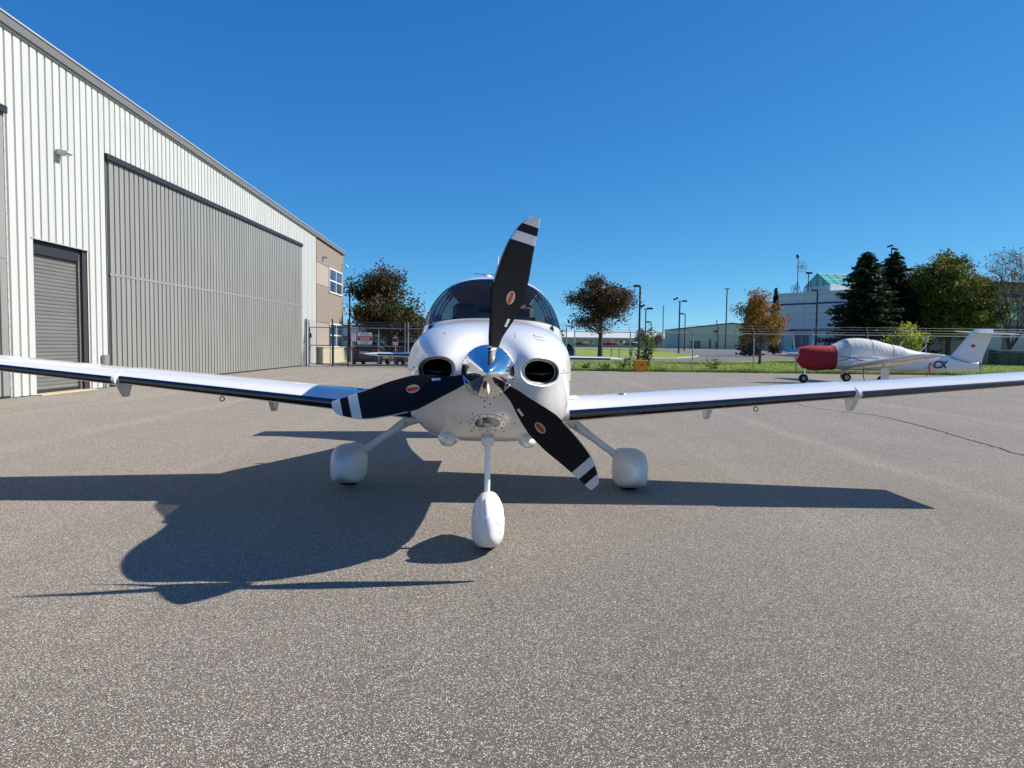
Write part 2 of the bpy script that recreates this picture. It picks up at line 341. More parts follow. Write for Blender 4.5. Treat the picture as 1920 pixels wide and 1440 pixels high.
# ---- grass: blades along the fence line and over the lawn behind it
def blades(name, n, area, hmin, hmax, wd, cols, dens=None):
    V = np.zeros((n * 3, 3)); C = np.zeros((n * 3, 4)); C[:, 3] = 1
    x = rng.uniform(area[0], area[1], n); y = area[2] + (area[3] - area[2]) * rng.random(n) ** (dens or 1.0)
    a = rng.uniform(0, 6.283, n); h = rng.uniform(hmin, hmax, n) * (0.6 + 0.8 * (np.sin(x * 1.7) * np.sin(x * 0.53 + y) * .5 + .5)); lx, ly = rng.normal(0, .45, n) * h, rng.normal(0, .45, n) * h
    z0 = gz(x, y) - 0.01
    V[0::3] = np.c_[x - np.cos(a) * wd, y - np.sin(a) * wd, z0]; V[1::3] = np.c_[x + np.cos(a) * wd, y + np.sin(a) * wd, z0]; V[2::3] = np.c_[x + lx, y + ly, z0 + h]
    k = rng.integers(0, len(cols), n); base = np.array(cols)[k] * rng.uniform(.7, 1.25, (n, 1))
    C[:, :3] = np.repeat(base, 3, 0)
    me = bpy.data.meshes.new(name); me.vertices.add(n * 3); me.vertices.foreach_set('co', V.ravel()); me.loops.add(n * 3); me.loops.foreach_set('vertex_index', np.arange(n * 3)); me.polygons.add(n); me.polygons.foreach_set('loop_start', np.arange(0, n * 3, 3)); me.update(); me.validate()
    at = me.color_attributes.new('tint', 'FLOAT_COLOR', 'POINT'); at.data.foreach_set('color', C.ravel()); me.materials.append(MATS['leaf']); o = bpy.data.objects.new(name, me); COL.objects.link(o); return o
leafmat('leaf')
GC = [srgb(142, 168, 74), srgb(164, 186, 90), srgb(178, 188, 106), srgb(122, 148, 66), srgb(186, 180, 116)]
g = blades('grass', 26000, (2.6, 42, 40.75, 44.5), 0.05, 0.22, 0.02, GC, 1.6); tag(g, 'ragged green grass growing along the foot of the chain link fence', 'grass', None, 'stuff')
g = blades('edge_grass', 9000, (3.0, 42, 40.70, 41.1), 0.10, 0.30, 0.018, GC, 1.0); tag(g, 'tall uncut grass fringe where the lawn meets the paving', 'grass', None, 'stuff')
g = blades('lawn_grass', 42000, (3, 60, 43.5, 70), 0.05, 0.13, 0.035, GC); tag(g, 'mown green lawn between the fence and the road', 'grass', None, 'stuff')

# ================================================================ hangar
pm('cladding_white', srgb(187, 188, 184), 0.45, var=0.04, scale=1.6, bump=0.03, bscale=3, piece=0.03)
pm('cladding_grey', srgb(135, 134, 130), 0.45, var=0.05, scale=1.6, bump=0.03, bscale=3, piece=0.035)
pm('trim_grey', srgb(106, 105, 104), 0.45, var=0.04); pm('cap_pale', srgb(164, 166, 170), 0.4, var=0.03)
pm('dark_trim', srgb(38, 38, 42), 0.5, var=0.1); pm('roll_grey', srgb(106, 106, 104), 0.5, var=0.08, scale=3, piece=0.07)
pm('jamb_brown', srgb(52, 48, 52), 0.6, var=0.08); pm('interior_core', srgb(120, 120, 118), 0.9)
pm('stucco_dark', srgb(130, 120, 110), 0.95, var=0.04, scale=4, bump=0.15, bscale=60); pm('stucco_light', srgb(156, 145, 135), 0.95, var=0.04, scale=4, bump=0.15, bscale=60)
pm('split_stone', srgb(184, 174, 150), 0.95, var=0.12, scale=7, bump=0.5, bscale=25); pm('stone_cap', srgb(184, 174, 156), 0.9, var=0.06)
pm('window_blue', srgb(60, 84, 116), 0.08, var=0.1, scale=0.6, spec=0.9); pm('frame_white', (0.75, 0.76, 0.77), 0.4)
pm('threshold', srgb(196, 180, 146), 0.9, var=0.08)
HO = Vector((-12.36, 17.5, 0)); HR = math.atan2(0.027, 1.0)
hangar = thing('hangar', 'long white ribbed metal hangar with grey folding door on the left', 'hangar', HO, HR)
U = lambda u: u - 17.5                                        # distance along the wall
roofz = lambda u: 9.23 - (u - 17.0) * 0.0167
doorz = lambda u: 7.12 + (u - 21.3) * 0.0185 if u > 17.3 else 7.05
midz = lambda u: 3.49 + (u - 21.5) * 0.011 if u > 17.3 else 3.44
PITCH = 0.305
def rib_mesh(name, mat, wd, groove, deep):
    p = [(0.0, 0.0), (0.0, groove), (deep, groove + 0.012), (deep, wd - 0.012), (0.0, wd)]
    V = [(x, y, z) for z in (0, 1) for x, y in p]; n = len(p)
    F = [(i, i + 1, n + i + 1, n + i) for i in range(n - 1)] + [tuple(range(n - 1, -1, -1)), tuple(range(n, 2 * n))]
    me = bpy.data.meshes.new(name); me.from_pydata(V, [], F); me.materials.append(MATS[mat]); fixn(me); return me
wp = rib_mesh('wall_panel', 'cladding_white', PITCH, 0.05, 0.045); dp = rib_mesh('door_panel', 'cladding_grey', PITCH, 0.05, 0.06)
def panel(me, u0, z0, z1, x=0.0, parent=hangar): return share(me.name, me, parent, (x, U(u0), z0), (1, 1, z1 - z0))
u = 17.04 - PITCH * 36
while u < 46.3:
    c = u + PITCH / 2; top = roofz(c) - 0.2
    if c < 17.1 or 21.3 < c < 43.1: panel(wp, u, (doorz(c)) + 0.0, top)
    elif 17.84 < c < 20.5: panel(wp, u, 4.03, top)
    else: panel(wp, u, 0.02, top)
    u += PITCH
# folding doors: upper and lower leaf, slightly recessed
ldoor = MB(); 
bif = thing('folding_door', 'tall grey ribbed folding hangar door with dark header', 'hangar door', HO, HR)
bif2 = thing('folding_door', 'edge of a second grey folding hangar door at the left picture border', 'hangar door', HO, HR)
for a, b, par in ((21.58, 43.05, bif), (17.03 - PITCH * 35, 17.035, bif2)):
    n = int((b - a) / PITCH)
    for k in range(n + 1):
        u = a + k * PITCH; c = u + PITCH / 2
        if c > b: break
        panel(dp, u, 0.06, midz(c) - 0.04, -0.06, par).name = 'lower_panel'; panel(dp, u, midz(c) + 0.04, doorz(c) - 0.16, -0.06, par).name = 'upper_panel'
    MB().prism([(U(a), midz(a) - 0.04), (U(b), midz(b) - 0.04), (U(b), midz(b) + 0.04), (U(a), midz(a) + 0.04)], -0.06, 0.01, 'yz').build('hinge_rail', 'cladding_grey', par)
    MB().prism([(U(a) - .2, doorz(a) - 0.17), (U(b) + .02, doorz(b) - 0.17), (U(b) + .02, doorz(b) - 0.005), (U(a) - .2, doorz(a) - 0.005)], -0.1, 0.10, 'yz').build('header', 'dark_trim', par)
    MB().prism([(U(a), 0.0), (U(b), 0.0), (U(b), 0.055), (U(a), 0.055)], -0.05, 0.0, 'yz').build('bottom_seal', 'dark_trim', par)
for k, (uu, m_) in enumerate(((21.34, 'dark_trim'), (21.42, 'trim_grey'), (21.5, 'dark_trim'))):
    MB().box((-0.05 - .02 * k, U(uu) + .035, 3.5), (0.12, 0.068, 7.0)).build('side_channel', m_, bif)
MB().box((-0.05, U(17.06), 3.5), (0.1, 0.05, 7.0)).build('side_channel', 'trim_grey', bif2)
# unseen slab added behind cladding and doors to block light; end walls, roof slab
MB().box((-0.4, U(25.3), 4.1), (0.2, 43.0, 8.2)).build('light_block_slab', 'interior_core', hangar)
MB().box((-20, U(3.8), 4.5), (40, 0.3, 9.0)).build('end_wall', 'cladding_white', hangar); MB().box((-20, U(54.8), 4.1), (39.6, 0.3, 8.2)).build('end_wall', 'stucco_dark', hangar)
MB().prism([(U(3.6), roofz(3.6) - .25), (U(55.0), roofz(55.0) - .25), (U(55.0), roofz(55) - .02), (U(3.6), roofz(3.6) - .02)], -40, 0.02, 'yz').build('roof', 'trim_grey', hangar)
MB().prism([(U(3.6), roofz(3.6) - .27), (U(55.0), roofz(55.0) - .27), (U(55.0), roofz(55) - .045), (U(3.6), roofz(3.6) - .045)], 0.022, 0.16, 'yz').build('fascia', 'trim_grey', hangar)
MB().prism([(U(3.6), roofz(3.6) - .043), (U(55.05), roofz(55.05) - .043), (U(55.05), roofz(55.05)), (U(3.6), roofz(3.6))], -0.3, 0.19, 'yz').build('roof_cap', 'cap_pale', hangar)
MB().prism([(U(3.6), roofz(3.6) - .31), (U(46.5), roofz(46.5) - .31), (U(46.5), roofz(46.5) - .272), (U(3.6), roofz(3.6) - .272)], 0.034, 0.10, 'yz').build('drip_trim', 'cladding_white', hangar)
# roller door in its recess
roll = thing('roller_door', 'dark grey slatted roller door set back in the white hangar wall', 'roller door', HO, HR)
me = bpy.data.meshes.new('door_slat'); b = MB(); b.add([(x, y, z) for y in (0, 1) for x, z in ((-.03, 0), (0.0, 0.004), (0.012, 0.03), (0.012, .075), (0, .098), (-.03, .1))], [(0, 1, 7, 6), (1, 2, 8, 7), (2, 3, 9, 8), (3, 4, 10, 9), (4, 5, 11, 10)])
me.from_pydata(b.V, [], b.F); me.materials.append(MATS['roll_grey']); fixn(me)
for k in range(36): share('door_slat', me, roll, (-0.17, U(17.9), 0.1 + k * 0.1), (1, 2.2, 1))
MB().box((-0.12, U(19.0), 3.86), (0.1, 2.2, 0.34)).build('hood', 'dark_trim', roll)
MB().box((-0.16, U(19.0), 0.05), (0.04, 2.2, 0.1)).build('bottom_bar', 'dark_trim', roll)
MB().box((-0.14, U(20.14), 2.0), (0.09, 0.07, 4.0)).build('guide_rail', 'trim_grey', roll)
MB().box((-0.12, U(20.285), 2.01), (0.2, 0.21, 4.02)).build('jamb', 'jamb_brown', roll)
MB().box((-0.13, U(17.875), 2.01), (0.28, 0.045, 4.02)).build('jamb', 'jamb_brown', roll)
MB().box((0.03, U(19.13), 4.045), (0.06, 2.56, 0.03)).build('drip_cap', 'cap_pale', roll)
MB().box((-0.1, U(19.1), 0.012), (0.7, 2.5, 0.02)).build('threshold', 'threshold', roll)
# brown office end
end = thing('office_block', 'brown stucco two storey office end of the hangar with windows', 'building', HO, HR)
rows = [(1.17, 2.84), (2.86, 5.40), (5.42, 6.85), (6.87, 8.4)]
for i, (z0, z1) in enumerate(rows):
    for j, (a, b) in enumerate(((46.56, 49.98), (50.0, 54.8))):
        zz = z1 if i < 3 else roofz(b) - .25
        lightone = (i in (0, 2)) and j == 0
        MB().bbox((-0.1, (U(a) + U(b)) / 2, (z0 + zz) / 2), (0.24, b - a, zz - z0), 0.008).build('stucco_panel', 'stucco_light' if lightone else 'stucco_dark', end)
MB().box((-0.25, U(50.7), 4.0), (0.2, 8.3, 8.0)).build('core', 'interior_core', end)
MB().bbox((0.22, U(51.2), 0.56), (0.4, 9.1, 1.12), 0.02).build('stone_plinth', 'split_stone', end)
MB().bbox((0.22, U(51.2), 1.145), (0.5, 9.2, 0.06), 0.01).build('plinth_cap', 'stone_cap', end)
for z0, z1, a, b in ((5.12, 6.8, 50.0, 54.05), (1.18, 2.84, 50.1, 54.2)):
    wdw = bpy.data.objects.new('window', None); COL.objects.link(wdw); wdw.parent = end
    fr = MB(); zm = (z0 + z1) / 2; um = (U(a) + U(b)) / 2
    for z in (z0, zm, z1): fr.box((0.05, um, z), (0.1, b - a, 0.09))
    for uu in (U(a), um, U(b)): fr.box((0.052, uu, zm), (0.1, 0.1, z1 - z0 + .08))
    fr.build('frame', 'frame_white', wdw)
    for uu in ((U(a) + um) / 2, (U(b) + um) / 2):
        for z in ((z0 + zm) / 2, (z1 + zm) / 2): MB().box((0.035, uu, z), (0.01, (b - a) / 2 - .1, (z1 - z0) / 2 - .09)).build('pane', 'window_blue', wdw)
# small fixtures on the wall
def wl(u, z, x=0.0): return (HO + Matrix.Rotation(HR, 3, 'Z') @ Vector((x, U(u), z)))
def wall_lamp(u, z, label):
    t = thing('wall_lamp', label, 'lamp', wl(u, z, 0.03), HR, 'lamps on the hangar wall')
    MB().bbox((0.05, 0, 0), (0.10, 0.2, 0.15), 0.02).build('bracket', 'cap_pale', t)
    MB().prism([(0.08, 0.07), (0.34, 0.02), (0.36, -0.02), (0.31, -0.05), (0.08, -0.06)], -0.12, 0.12, 'xz').build('head', 'white_paint', t)
    MB().box((0.2, 0, -0.068), (0.2, 0.18, 0.012)).build('lens', 'silver_label', t)
wall_lamp(19.05, 6.5, 'white wall lamp above the roller door'); wall_lamp(48.3, 7.35, 'white wall lamp on the brown stucco')
def sec_cam(u, z, label):
    t = thing('security_camera', label, 'camera', wl(u, z, 0.0), HR, 'cameras on the office corner')
    MB().tube([(0, 0, 0), (0.3, 0, 0.02), (0.36, 0, -0.06)], 0.035, 8).build('arm', 'white_paint', t)
    MB().box((0.01, 0, -0.1), (0.04, 0.1, 0.4)).build('back_plate', 'dark_trim', t)
    MB().ell((0.38, 0, -0.16), (0.12, 0.12, 0.12)).build('dome', 'white_paint', t, smooth=40)
sec_cam(54.4, 7.55, 'white dome camera under the roof corner'); sec_cam(54.4, 3.95, 'white dome camera halfway up the brown corner')
t = thing('utility_box', 'small grey box on a post beside the roller door', 'box', wl(21.03, 0, 0.12), HR)
MB().bbox((0, 0, 0.86), (0.12, 0.26, 0.3), 0.015).build('cabinet', 'galvanised', t); MB().box((0, 0, 0.35), (0.06, 0.06, 0.7)).build('post', 'galvanised', t)

# ================================================================ chain-link fence
pm('sign_white', (0.75, 0.75, 0.74), 0.5); pm('sign_red', srgb(158, 36, 38), 0.5, var=0.05); pm('sign_grey', srgb(120, 116, 122), 0.5)
FY = 41.0
pm('wire_grey', (0.11, 0.115, 0.12), 0.5, metal=0.3, var=0.1)
def mesh_fabric(x0, x1, z0, z1, y, r=0.0019, pitch=0.095):
    b = MB(); h = z1 - z0; k = x0 - h
    while k < x1:
        for s in (1, -1):
            a0, a1 = (k, k + h) if s > 0 else (k + h, k)
            # clip the slanted wire to the panel
            t0, t1 = 0.0, 1.0
            for lo in (x0,):
                if a0 < lo and a1 < lo: t0 = 2
                elif a0 < lo: t0 = max(t0, (lo - a0) / (a1 - a0))
                elif a1 < lo: t1 = min(t1, (lo - a0) / (a1 - a0))
            if a0 > x1 and a1 > x1: t0 = 2
            elif a0 > x1: t0 = max(t0, (x1 - a0) / (a1 - a0))
            elif a1 > x1: t1 = min(t1, (x1 - a0) / (a1 - a0))
            if t0 < t1:
                p, q = (a0 + (a1 - a0) * t0, z0 + h * t0), (a0 + (a1 - a0) * t1, z0 + h * t1)
                b.add([(p[0] - r, y, p[1] + r * s), (p[0] + r, y, p[1] - r * s), (p[0], y + r * 1.5, p[1]), (q[0] - r, y, q[1] + r * s), (q[0] + r, y, q[1] - r * s), (q[0], y + r * 1.5, q[1])], [(0, 1, 4, 3), (1, 2, 5, 4), (2, 0, 3, 5)])
        k += pitch
    return b
fence = thing('chain_link_fence', 'long chain link fence with barbed wire along the grass', 'fence', (0, FY, 0))
posts = [3.66, 6.95, 10.65, 14.25, 17.7, 20.95, 24.4, 27.7, 31.1, 34.5]
for i, x in enumerate(posts):
    MB().tube([(x, 0, -0.02), (x, 0, 2.32)], 0.036, 10).build('post', 'galvanised', fence)
    MB().tube([(x, 0, 2.30), (x - 0.13, -0.05, 2.75)], [0.02, 0.012], 6).build('wire_arm', 'galvanised', fence)
    if i < len(posts) - 1:
        x2 = posts[i + 1]
        mf = mesh_fabric(x + .04, x2 - .04, 0.05, 2.25, -0.03).build('wire_mesh', 'wire_grey', fence); mf['kind'] = 'stuff'
for nm, z, r in (('top_rail', 2.29, 0.024),): MB().tube([(posts[0], 0, z), (posts[-1], 0, z)], r, 8).build(nm, 'galvanised', fence)
for t_ in (0.3, 0.65, 0.97): MB().tube([(posts[0] - 0.13 * t_, -0.05 * t_, 2.3 + .45 * t_), (posts[-1] - 0.13 * t_, -0.05 * t_, 2.3 + .45 * t_)], 0.006, 5).build('barbed_wire', 'steel', fence)
fence2 = thing('chain_link_fence', 'short chain link fence run with barbed wire behind the aircraft nose', 'fence', (0, 42.6, 0))
for x in (-6.4, -3.2, 0.0, 3.3):
    MB().tube([(x, 0, -0.02), (x, 0, 2.75)], 0.036, 10).build('post', 'galvanised', fence2)
for a, b in ((-6.4, -3.2), (-3.2, 0.0), (0.0, 3.3)):
    mf = mesh_fabric(a + .04, b - .04, 0.05, 2.35, -0.03).build('wire_mesh', 'wire_grey', fence2); mf['kind'] = 'stuff'
MB().tube([(-6.4, 0, 2.38), (3.3, 0, 2.38)], 0.024, 8).build('top_rail', 'galvanised', fence2)
for z in (2.5, 2.62, 2.74): MB().tube([(-6.4, 0, z), (3.3, 0, z)], 0.006, 5).build('barbed_wire', 'steel', fence2)
# sliding vehicle gate
gate = thing('vehicle_gate', 'galvanised chain link vehicle gate with warning sign in front of the cars', 'gate', (0, 43.3, 0))
for x, zz, m_ in ((-10.25, 2.95, 'dark_post'), (-10.05, 2.6, 'galvanised'), (-6.68, 2.75, 'galvanised'), (-6.5, 2.85, 'dark_post')):
    MB().tube([(x, 0, -0.02), (x, 0, zz)], 0.045, 10).build('post', m_, gate)
for z in (0.12, 1.28, 2.4): MB().tube([(-10.05, 0, z), (-6.68, 0, z)], 0.026, 8).build('rail', 'galvanised', gate)
MB().tube([(-8.35, 0, 0.12), (-8.35, 0, 2.4)], 0.024, 8).build('upright', 'galvanised', gate)
mf = mesh_fabric(-10.0, -6.7, 0.14, 2.38, -0.04).build('wire_mesh', 'wire_grey', gate); mf['kind'] = 'stuff'
for z in (2.55, 2.66, 2.77): MB().tube([(-10.25, 0, z), (-6.5, 0, z)], 0.006, 5).build('barbed_wire', 'steel', gate)
# pedestrian gate by the hangar corner
pg = thing('pedestrian_gate', 'narrow dark framed chain link gate beside the hangar corner', 'gate', (0, 43.5, 0))
for x, zz, m_ in ((-12.92, 2.95, 'dark_post'), (-12.75, 2.9, 'cap_pale'), (-11.28, 2.95, 'dark_post')): MB().tube([(x, 0, -.02), (x, 0, zz)], 0.05, 10).build('post', m_, pg)
for a, b in ((-12.68, -11.42), (-11.2, -10.32)):
    fr = MB()
    for z in (0.15, 1.3, 2.43): fr.tube([(a, 0, z), (b, 0, z)], 0.026, 8)
    for x in (a, b): fr.tube([(x, 0, 0.15), (x, 0, 2.43)], 0.026, 8)
    fr.build('frame', 'dark_post', pg)
    mf = mesh_fabric(a, b, 0.15, 2.4, -0.03).build('wire_mesh', 'wire_grey', pg); mf['kind'] = 'stuff'
for z in (2.55, 2.66, 2.77): MB().tube([(-12.92, 0, z), (-10.3, 0, z)], 0.006, 5).build('barbed_wire', 'steel', pg)
MB().box((-12.62, -0.06, 1.9), (0.1, 0.08, 0.28)).build('keypad', 'dark_trim', pg)
def sign(name, label, x, z, wd, h, y, red=None):
    s = thing(name, label, 'sign', (x, y, z)); MB().box((0, 0, 0), (wd, 0.012, h)).build('plate', 'sign_white', s)
    if red:
        MB().box((0, -0.0085, 0.0), (wd * .95, 0.004, h * 0.38)).build('red_band', 'sign_red', s)
        for k, (zz, ww) in enumerate(((.07, .78), (0.0, .66), (-.07, .7))):
            for j in range(3): MB().box(((j - 1) * ww * wd * .33, -0.012, zz * h * 1.5), (ww * wd * .28, 0.002, h * .05)).build('lettering', 'sign_white', s)
        for zz, ww in ((.40, .55), (.29, .62), (-.3, .66), (-.4, .5)):
            for j in range(3): MB().box(((j - 1) * ww * wd * .33, -0.0075, zz * h), (ww * wd * .27, 0.002, h * .055)).build('lettering', 'sign_grey', s)
    return s
sign('warning_sign', 'white warning sign with a red band on the vehicle gate', -9.2, 1.76, 0.92, 0.74, 43.22, True)
sign('notice_board', 'small plain white notice left of the red banded sign', -9.87, 1.82, 0.28, 0.5, 43.22)
t = thing('parking_sign', 'small red and white sign on a post behind the gate', 'sign', (-7.62, 45.2, 0)); MB().tube([(0, 0, 0), (0, 0, 2.0)], .03, 8).build('post', 'galvanised', t); MB().box((0, -.04, 1.62), (.34, .012, .52)).build('plate', 'sign_white', t); MB().box((0, -.0485, 1.7), (.32, .003, .24)).build('red_field', 'sign_red', t); MB().box((0, -.052, 1.69), (.09, .002, .16)).build('symbol', 'dark_trim', t)
# ================================================================ the parked aircraft facing us
AP = thing('airplane', 'white single engine airplane facing us with a black three blade propeller', 'airplane', (-0.155, 4.0, 0), rot=(0, rad(0.5), rad(1.15)))
# local frame: x to picture right, y from the spinner tip to the tail, z up from the paving
ST = [1.40, 1.70, 2.05, 2.45, 2.85, 3.3, 4.0, 4.8, 5.8, 6.8, 7.75]
fw = cubic(ST, [.605, .625, .64, .655, .665, .665, .62, .47, .30, .19, .09])
ft = cubic(ST, [1.635, 1.668, 1.84, 2.045, 2.12, 2.145, 2.10, 1.89, 1.62, 1.46, 1.40])
fm = cubic(ST, [1.22, 1.235, 1.25, 1.27, 1.28, 1.28, 1.27, 1.25, 1.25, 1.26, 1.27])
fb = cubic(ST, [.705, .70, .695, .69, .69, .695, .72, .83, .97, 1.08, 1.16])
nt_ = cubic(ST, [2.9, 2.8, 2.7, 2.7, 2.7, 2.7, 2.6, 2.4, 2.2, 2.1, 2.0]); nb_ = cubic(ST, [3.2, 3.2, 3.1, 3.0, 3.0, 3.0, 2.8, 2.4, 2.2, 2.1, 2.0])
def S(y, t, inset=0.0):
    y = np.asarray(y, float); t = np.asarray(t, float)
    w_, zt, zm, zb = fw(y) - inset, ft(y) - inset, fm(y), fb(y) + inset; c = np.cos(t); s = np.sin(t)
    n = np.where(c > 0, nt_(y), nb_(y)); h = np.where(c > 0, zt - zm, zm - zb)
    return np.stack([w_ * np.sign(s) * np.abs(s) ** (2 / n), y + 0 * t, zm + h * np.sign(c) * np.abs(c) ** (2 / n)], -1)
TM = rad(70)
def yf(t):
    t = np.clip(np.abs(np.asarray(t, float)), 0, TM); goal = 1.668 - 0.068 * (t / TM) ** 1.5; lo = np.full_like(t, 1.5); hi = np.full_like(t, 2.46)
    for _ in range(30):
        m = (lo + hi) / 2; z = S(m, t)[..., 2]; lo = np.where(z < goal, m, lo); hi = np.where(z < goal, hi, m)
    return (lo + hi) / 2
yr = lambda t: 2.50 - 0.10 * np.clip(np.abs(t) / TM, 0, 1) ** 4
def body_grid(inset):
    tt = []; half = 22
    a = np.linspace(0, TM, half + 1); b = np.linspace(TM, math.pi, 27)[1:]
    pos = np.concatenate([a, b]); tt = np.concatenate([-pos[::-1][:-1], pos])     # from -pi to pi
    rows = []
    for k in range(9): rows.append(1.40 + (yf(tt) - 1.40) * k / 8)
    for k in range(1, 17): rows.append(yf(tt) + (yr(tt) - yf(tt)) * k / 16)
    for k in range(1, 71): rows.append(yr(tt) + (7.75 - yr(tt)) * (k / 70))
    Y = np.stack(rows); T = np.broadcast_to(tt, Y.shape); return Y, T, S(Y, T, inset)
def window_mask(Y, T):
    yc = (Y[:-1, :-1] + Y[1:, 1:]) / 2; tc = np.abs((T[:-1, :-1] + T[1:, 1:]) / 2); r = np.arange(Y.shape[0] - 1)[:, None]
    ws = (r >= 8) & (r < 24) & (tc < TM)
    side = (r >= 24) & (tc > rad(38)) & (tc < rad(64)) & (((yc > 2.95) & (yc < 3.5)) | ((yc > 3.62) & (yc < 4.3)))
    return ws, side, yc
Yg, Tg, Pg = body_grid(0.0); ws, side, yc = window_mask(Yg, Tg); nr, nc = Yg.shape
idx = lambda i, j: i * nc + j
quads = lambda m: [(idx(i, j), idx(i, j + 1), idx(i + 1, j + 1), idx(i + 1, j)) for i, j in zip(*np.nonzero(m))]
def sub(name, P, m, mat, parent, smooth=50):
    o = mk(name, P.reshape(-1, 3), quads(m), mat, parent, smooth)
    bm = bmesh.new(); bm.from_mesh(o.data); bmesh.ops.delete(bm, geom=[v for v in bm.verts if not v.link_faces], context='VERTS'); bmesh.ops.remove_doubles(bm, verts=bm.verts, dist=1e-5); bmesh.ops.recalc_face_normals(bm, faces=bm.faces); bm.to_mesh(o.data); bm.free(); return o
fus = sub('fuselage', Pg, ~(ws | side), 'aircraft_white', AP)
wsh = sub('windshield', Pg, ws, 'windshield_glass', AP)
for s in (-1, 1):
    for a, b in ((2.6, 3.5), (3.5, 4.4)):
        sg = (np.sign((Tg[:-1, :-1] + Tg[1:, 1:])) == s); sub('side_window', Pg, side & sg & (yc > a) & (yc < b), 'windshield_glass', AP)
Yi, Ti, Pi = body_grid(0.03)
sub('cabin_lining', Pi, ~(ws | side) & (yc > 1.75) & (yc < 5.0), 'cabin_lining', AP)
# windshield seal, dashboard, seats
tb = np.linspace(-TM, TM, 45); e1 = S(yf(tb), tb); e2 = S(yr(tb), tb)
lp = list(e1) + list(e2[::-1]) + [e1[0]]
MB().tube([tuple(p) for p in lp], 0.005, 6, cap=False).build('windshield_seal', 'seal_black', wsh, smooth=60)
MB().prism([(1.75, 1.30), (1.78, 1.60), (1.95, 1.635), (2.35, 1.61), (2.42, 1.55), (2.36, 1.28)], -0.52, 0.52, 'yz').build('glareshield', 'cabin_dark', AP)
MB().box((0, 4.6, 1.35), (0.86, 0.05, 1.0)).build('rear_bulkhead', 'cabin_lining', AP)
MB().box((0, 3.3, 0.93), (1.1, 2.9, 0.06)).build('cabin_floor', 'cabin_dark', AP)
for s in (-1, 1):
    st = bpy.data.objects.new('seat', None); COL.objects.link(st); st.parent = AP
    MB().bbox((s * .29, 2.85, 1.16), (.46, .5, .16), .05).build('cushion', 'seat_leather', st, smooth=30)
    MB().prism([(3.02, 1.2), (3.16, 1.2), (3.3, 1.68), (3.2, 1.7)], s * .29 - .21, s * .29 + .21, 'yz').build('backrest', 'seat_leather', st)
    MB().bbox((s * .29, 3.27, 1.79), (.26, .09, .17), .04).build('headrest', 'seat_leather', st, smooth=30)
# ---------------- cowl
CZ = 1.285
def ring_R(phi):
    lo = np.zeros_like(phi); hi = np.full_like(phi, 1.2); y = 1.4
    w_, zt, zm, zb, n1, n2 = [float(f(y)) for f in (fw, ft, fm, fb, nt_, nb_)]
    for _ in range(40):
        r = (lo + hi) / 2; x = r * np.sin(phi); z = CZ + r * np.cos(phi); dz = z - zm
        g = np.where(dz > 0, (np.abs(x) / w_) ** n1 + (np.abs(dz) / (zt - zm)) ** n1, (np.abs(x) / w_) ** n2 + (np.abs(dz) / (zm - zb)) ** n2)
        lo = np.where(g < 1, r, lo); hi = np.where(g < 1, hi, r)
    return (lo + hi) / 2 + 0.003
IN = [(0.335, 1.283, 0.116, 0.080, -0.12), (-0.335, 1.283, 0.116, 0.080, 0.12)]
def inlet_e(x, z, k, grow=0.0):
    cx, cz, a, b, th = IN[k]; dx, dz = x - cx, z - cz; u_ = dx * math.cos(th) + dz * math.sin(th); v_ = -dx * math.sin(th) + dz * math.cos(th)
    return ((np.abs(u_) / (a + grow)) ** 2.3 + (np.abs(v_) / (b + grow)) ** 2.3) ** (1 / 2.3)
def cowl_y0(rho, phi, x, z):
    up = np.clip(np.cos(phi), 0, 1) ** 1.5; dn = np.clip(-np.cos(phi), 0, 1) ** 1.2
    p = 3.0 - 0.9 * up - 0.9 * dn; q = 2.6 - 1.05 * up - 0.9 * dn
    rho = np.clip(rho, 0, 1); y = 0.37 + 1.05 * (1 - (1 - rho ** p) ** (1 / q))
    m = 1 - rho ** 8
    y = y - m * 0.085 * np.exp(-((np.abs(x) - .355) / .16) ** 2 - ((z - 1.33) / .13) ** 2)
    r = np.hypot(x, z - CZ); y = y + m * 0.05 * np.exp(-((r - 0.19) / 0.07) ** 2) * np.clip(np.cos(phi) + .2, 0, 1)
    return y
def cowl_y(x, z):
    x = np.asarray(x, float); z = np.asarray(z, float); phi = np.arctan2(x, z - CZ); return cowl_y0(np.hypot(x, z - CZ) / ring_R(phi), phi, x, z)
NP, NR = 420, 150
phi = np.linspace(-math.pi, math.pi, NP + 1)[:-1]; Rp = ring_R(phi)
k0 = np.linspace(0.14, 1, NR); rho = np.sin(k0 * math.pi / 2) ** 1.0
RR, PP = np.meshgrid(rho, phi, indexing='ij'); X = RR * Rp * np.sin(PP); Z = CZ + RR * Rp * np.cos(PP); Yc = cowl_y0(RR, PP, X, Z)
e = np.minimum(inlet_e(X, Z, 0), inlet_e(X, Z, 1)); sd = smooth01(1.22, 0.84, e) if False else (lambda t: t * t * (3 - 2 * t))(np.clip((1.13 - e) / 0.27, 0, 1))
Yc = Yc + 0.10 * sd
V = np.stack([X, Yc, Z], -1).reshape(-1, 3); F = []
for i in range(NR - 1):
    for j in range(NP):
        j2 = (j + 1) % NP
        if min(e[i, j], e[i + 1, j], e[i, j2], e[i + 1, j2]) < 1.09: continue
        F.append((i * NP + j, i * NP + j2, (i + 1) * NP + j2, (i + 1) * NP + j))
cowl = mk('cowling', V, F, 'aircraft_white', AP, 60); fixn(cowl.data)
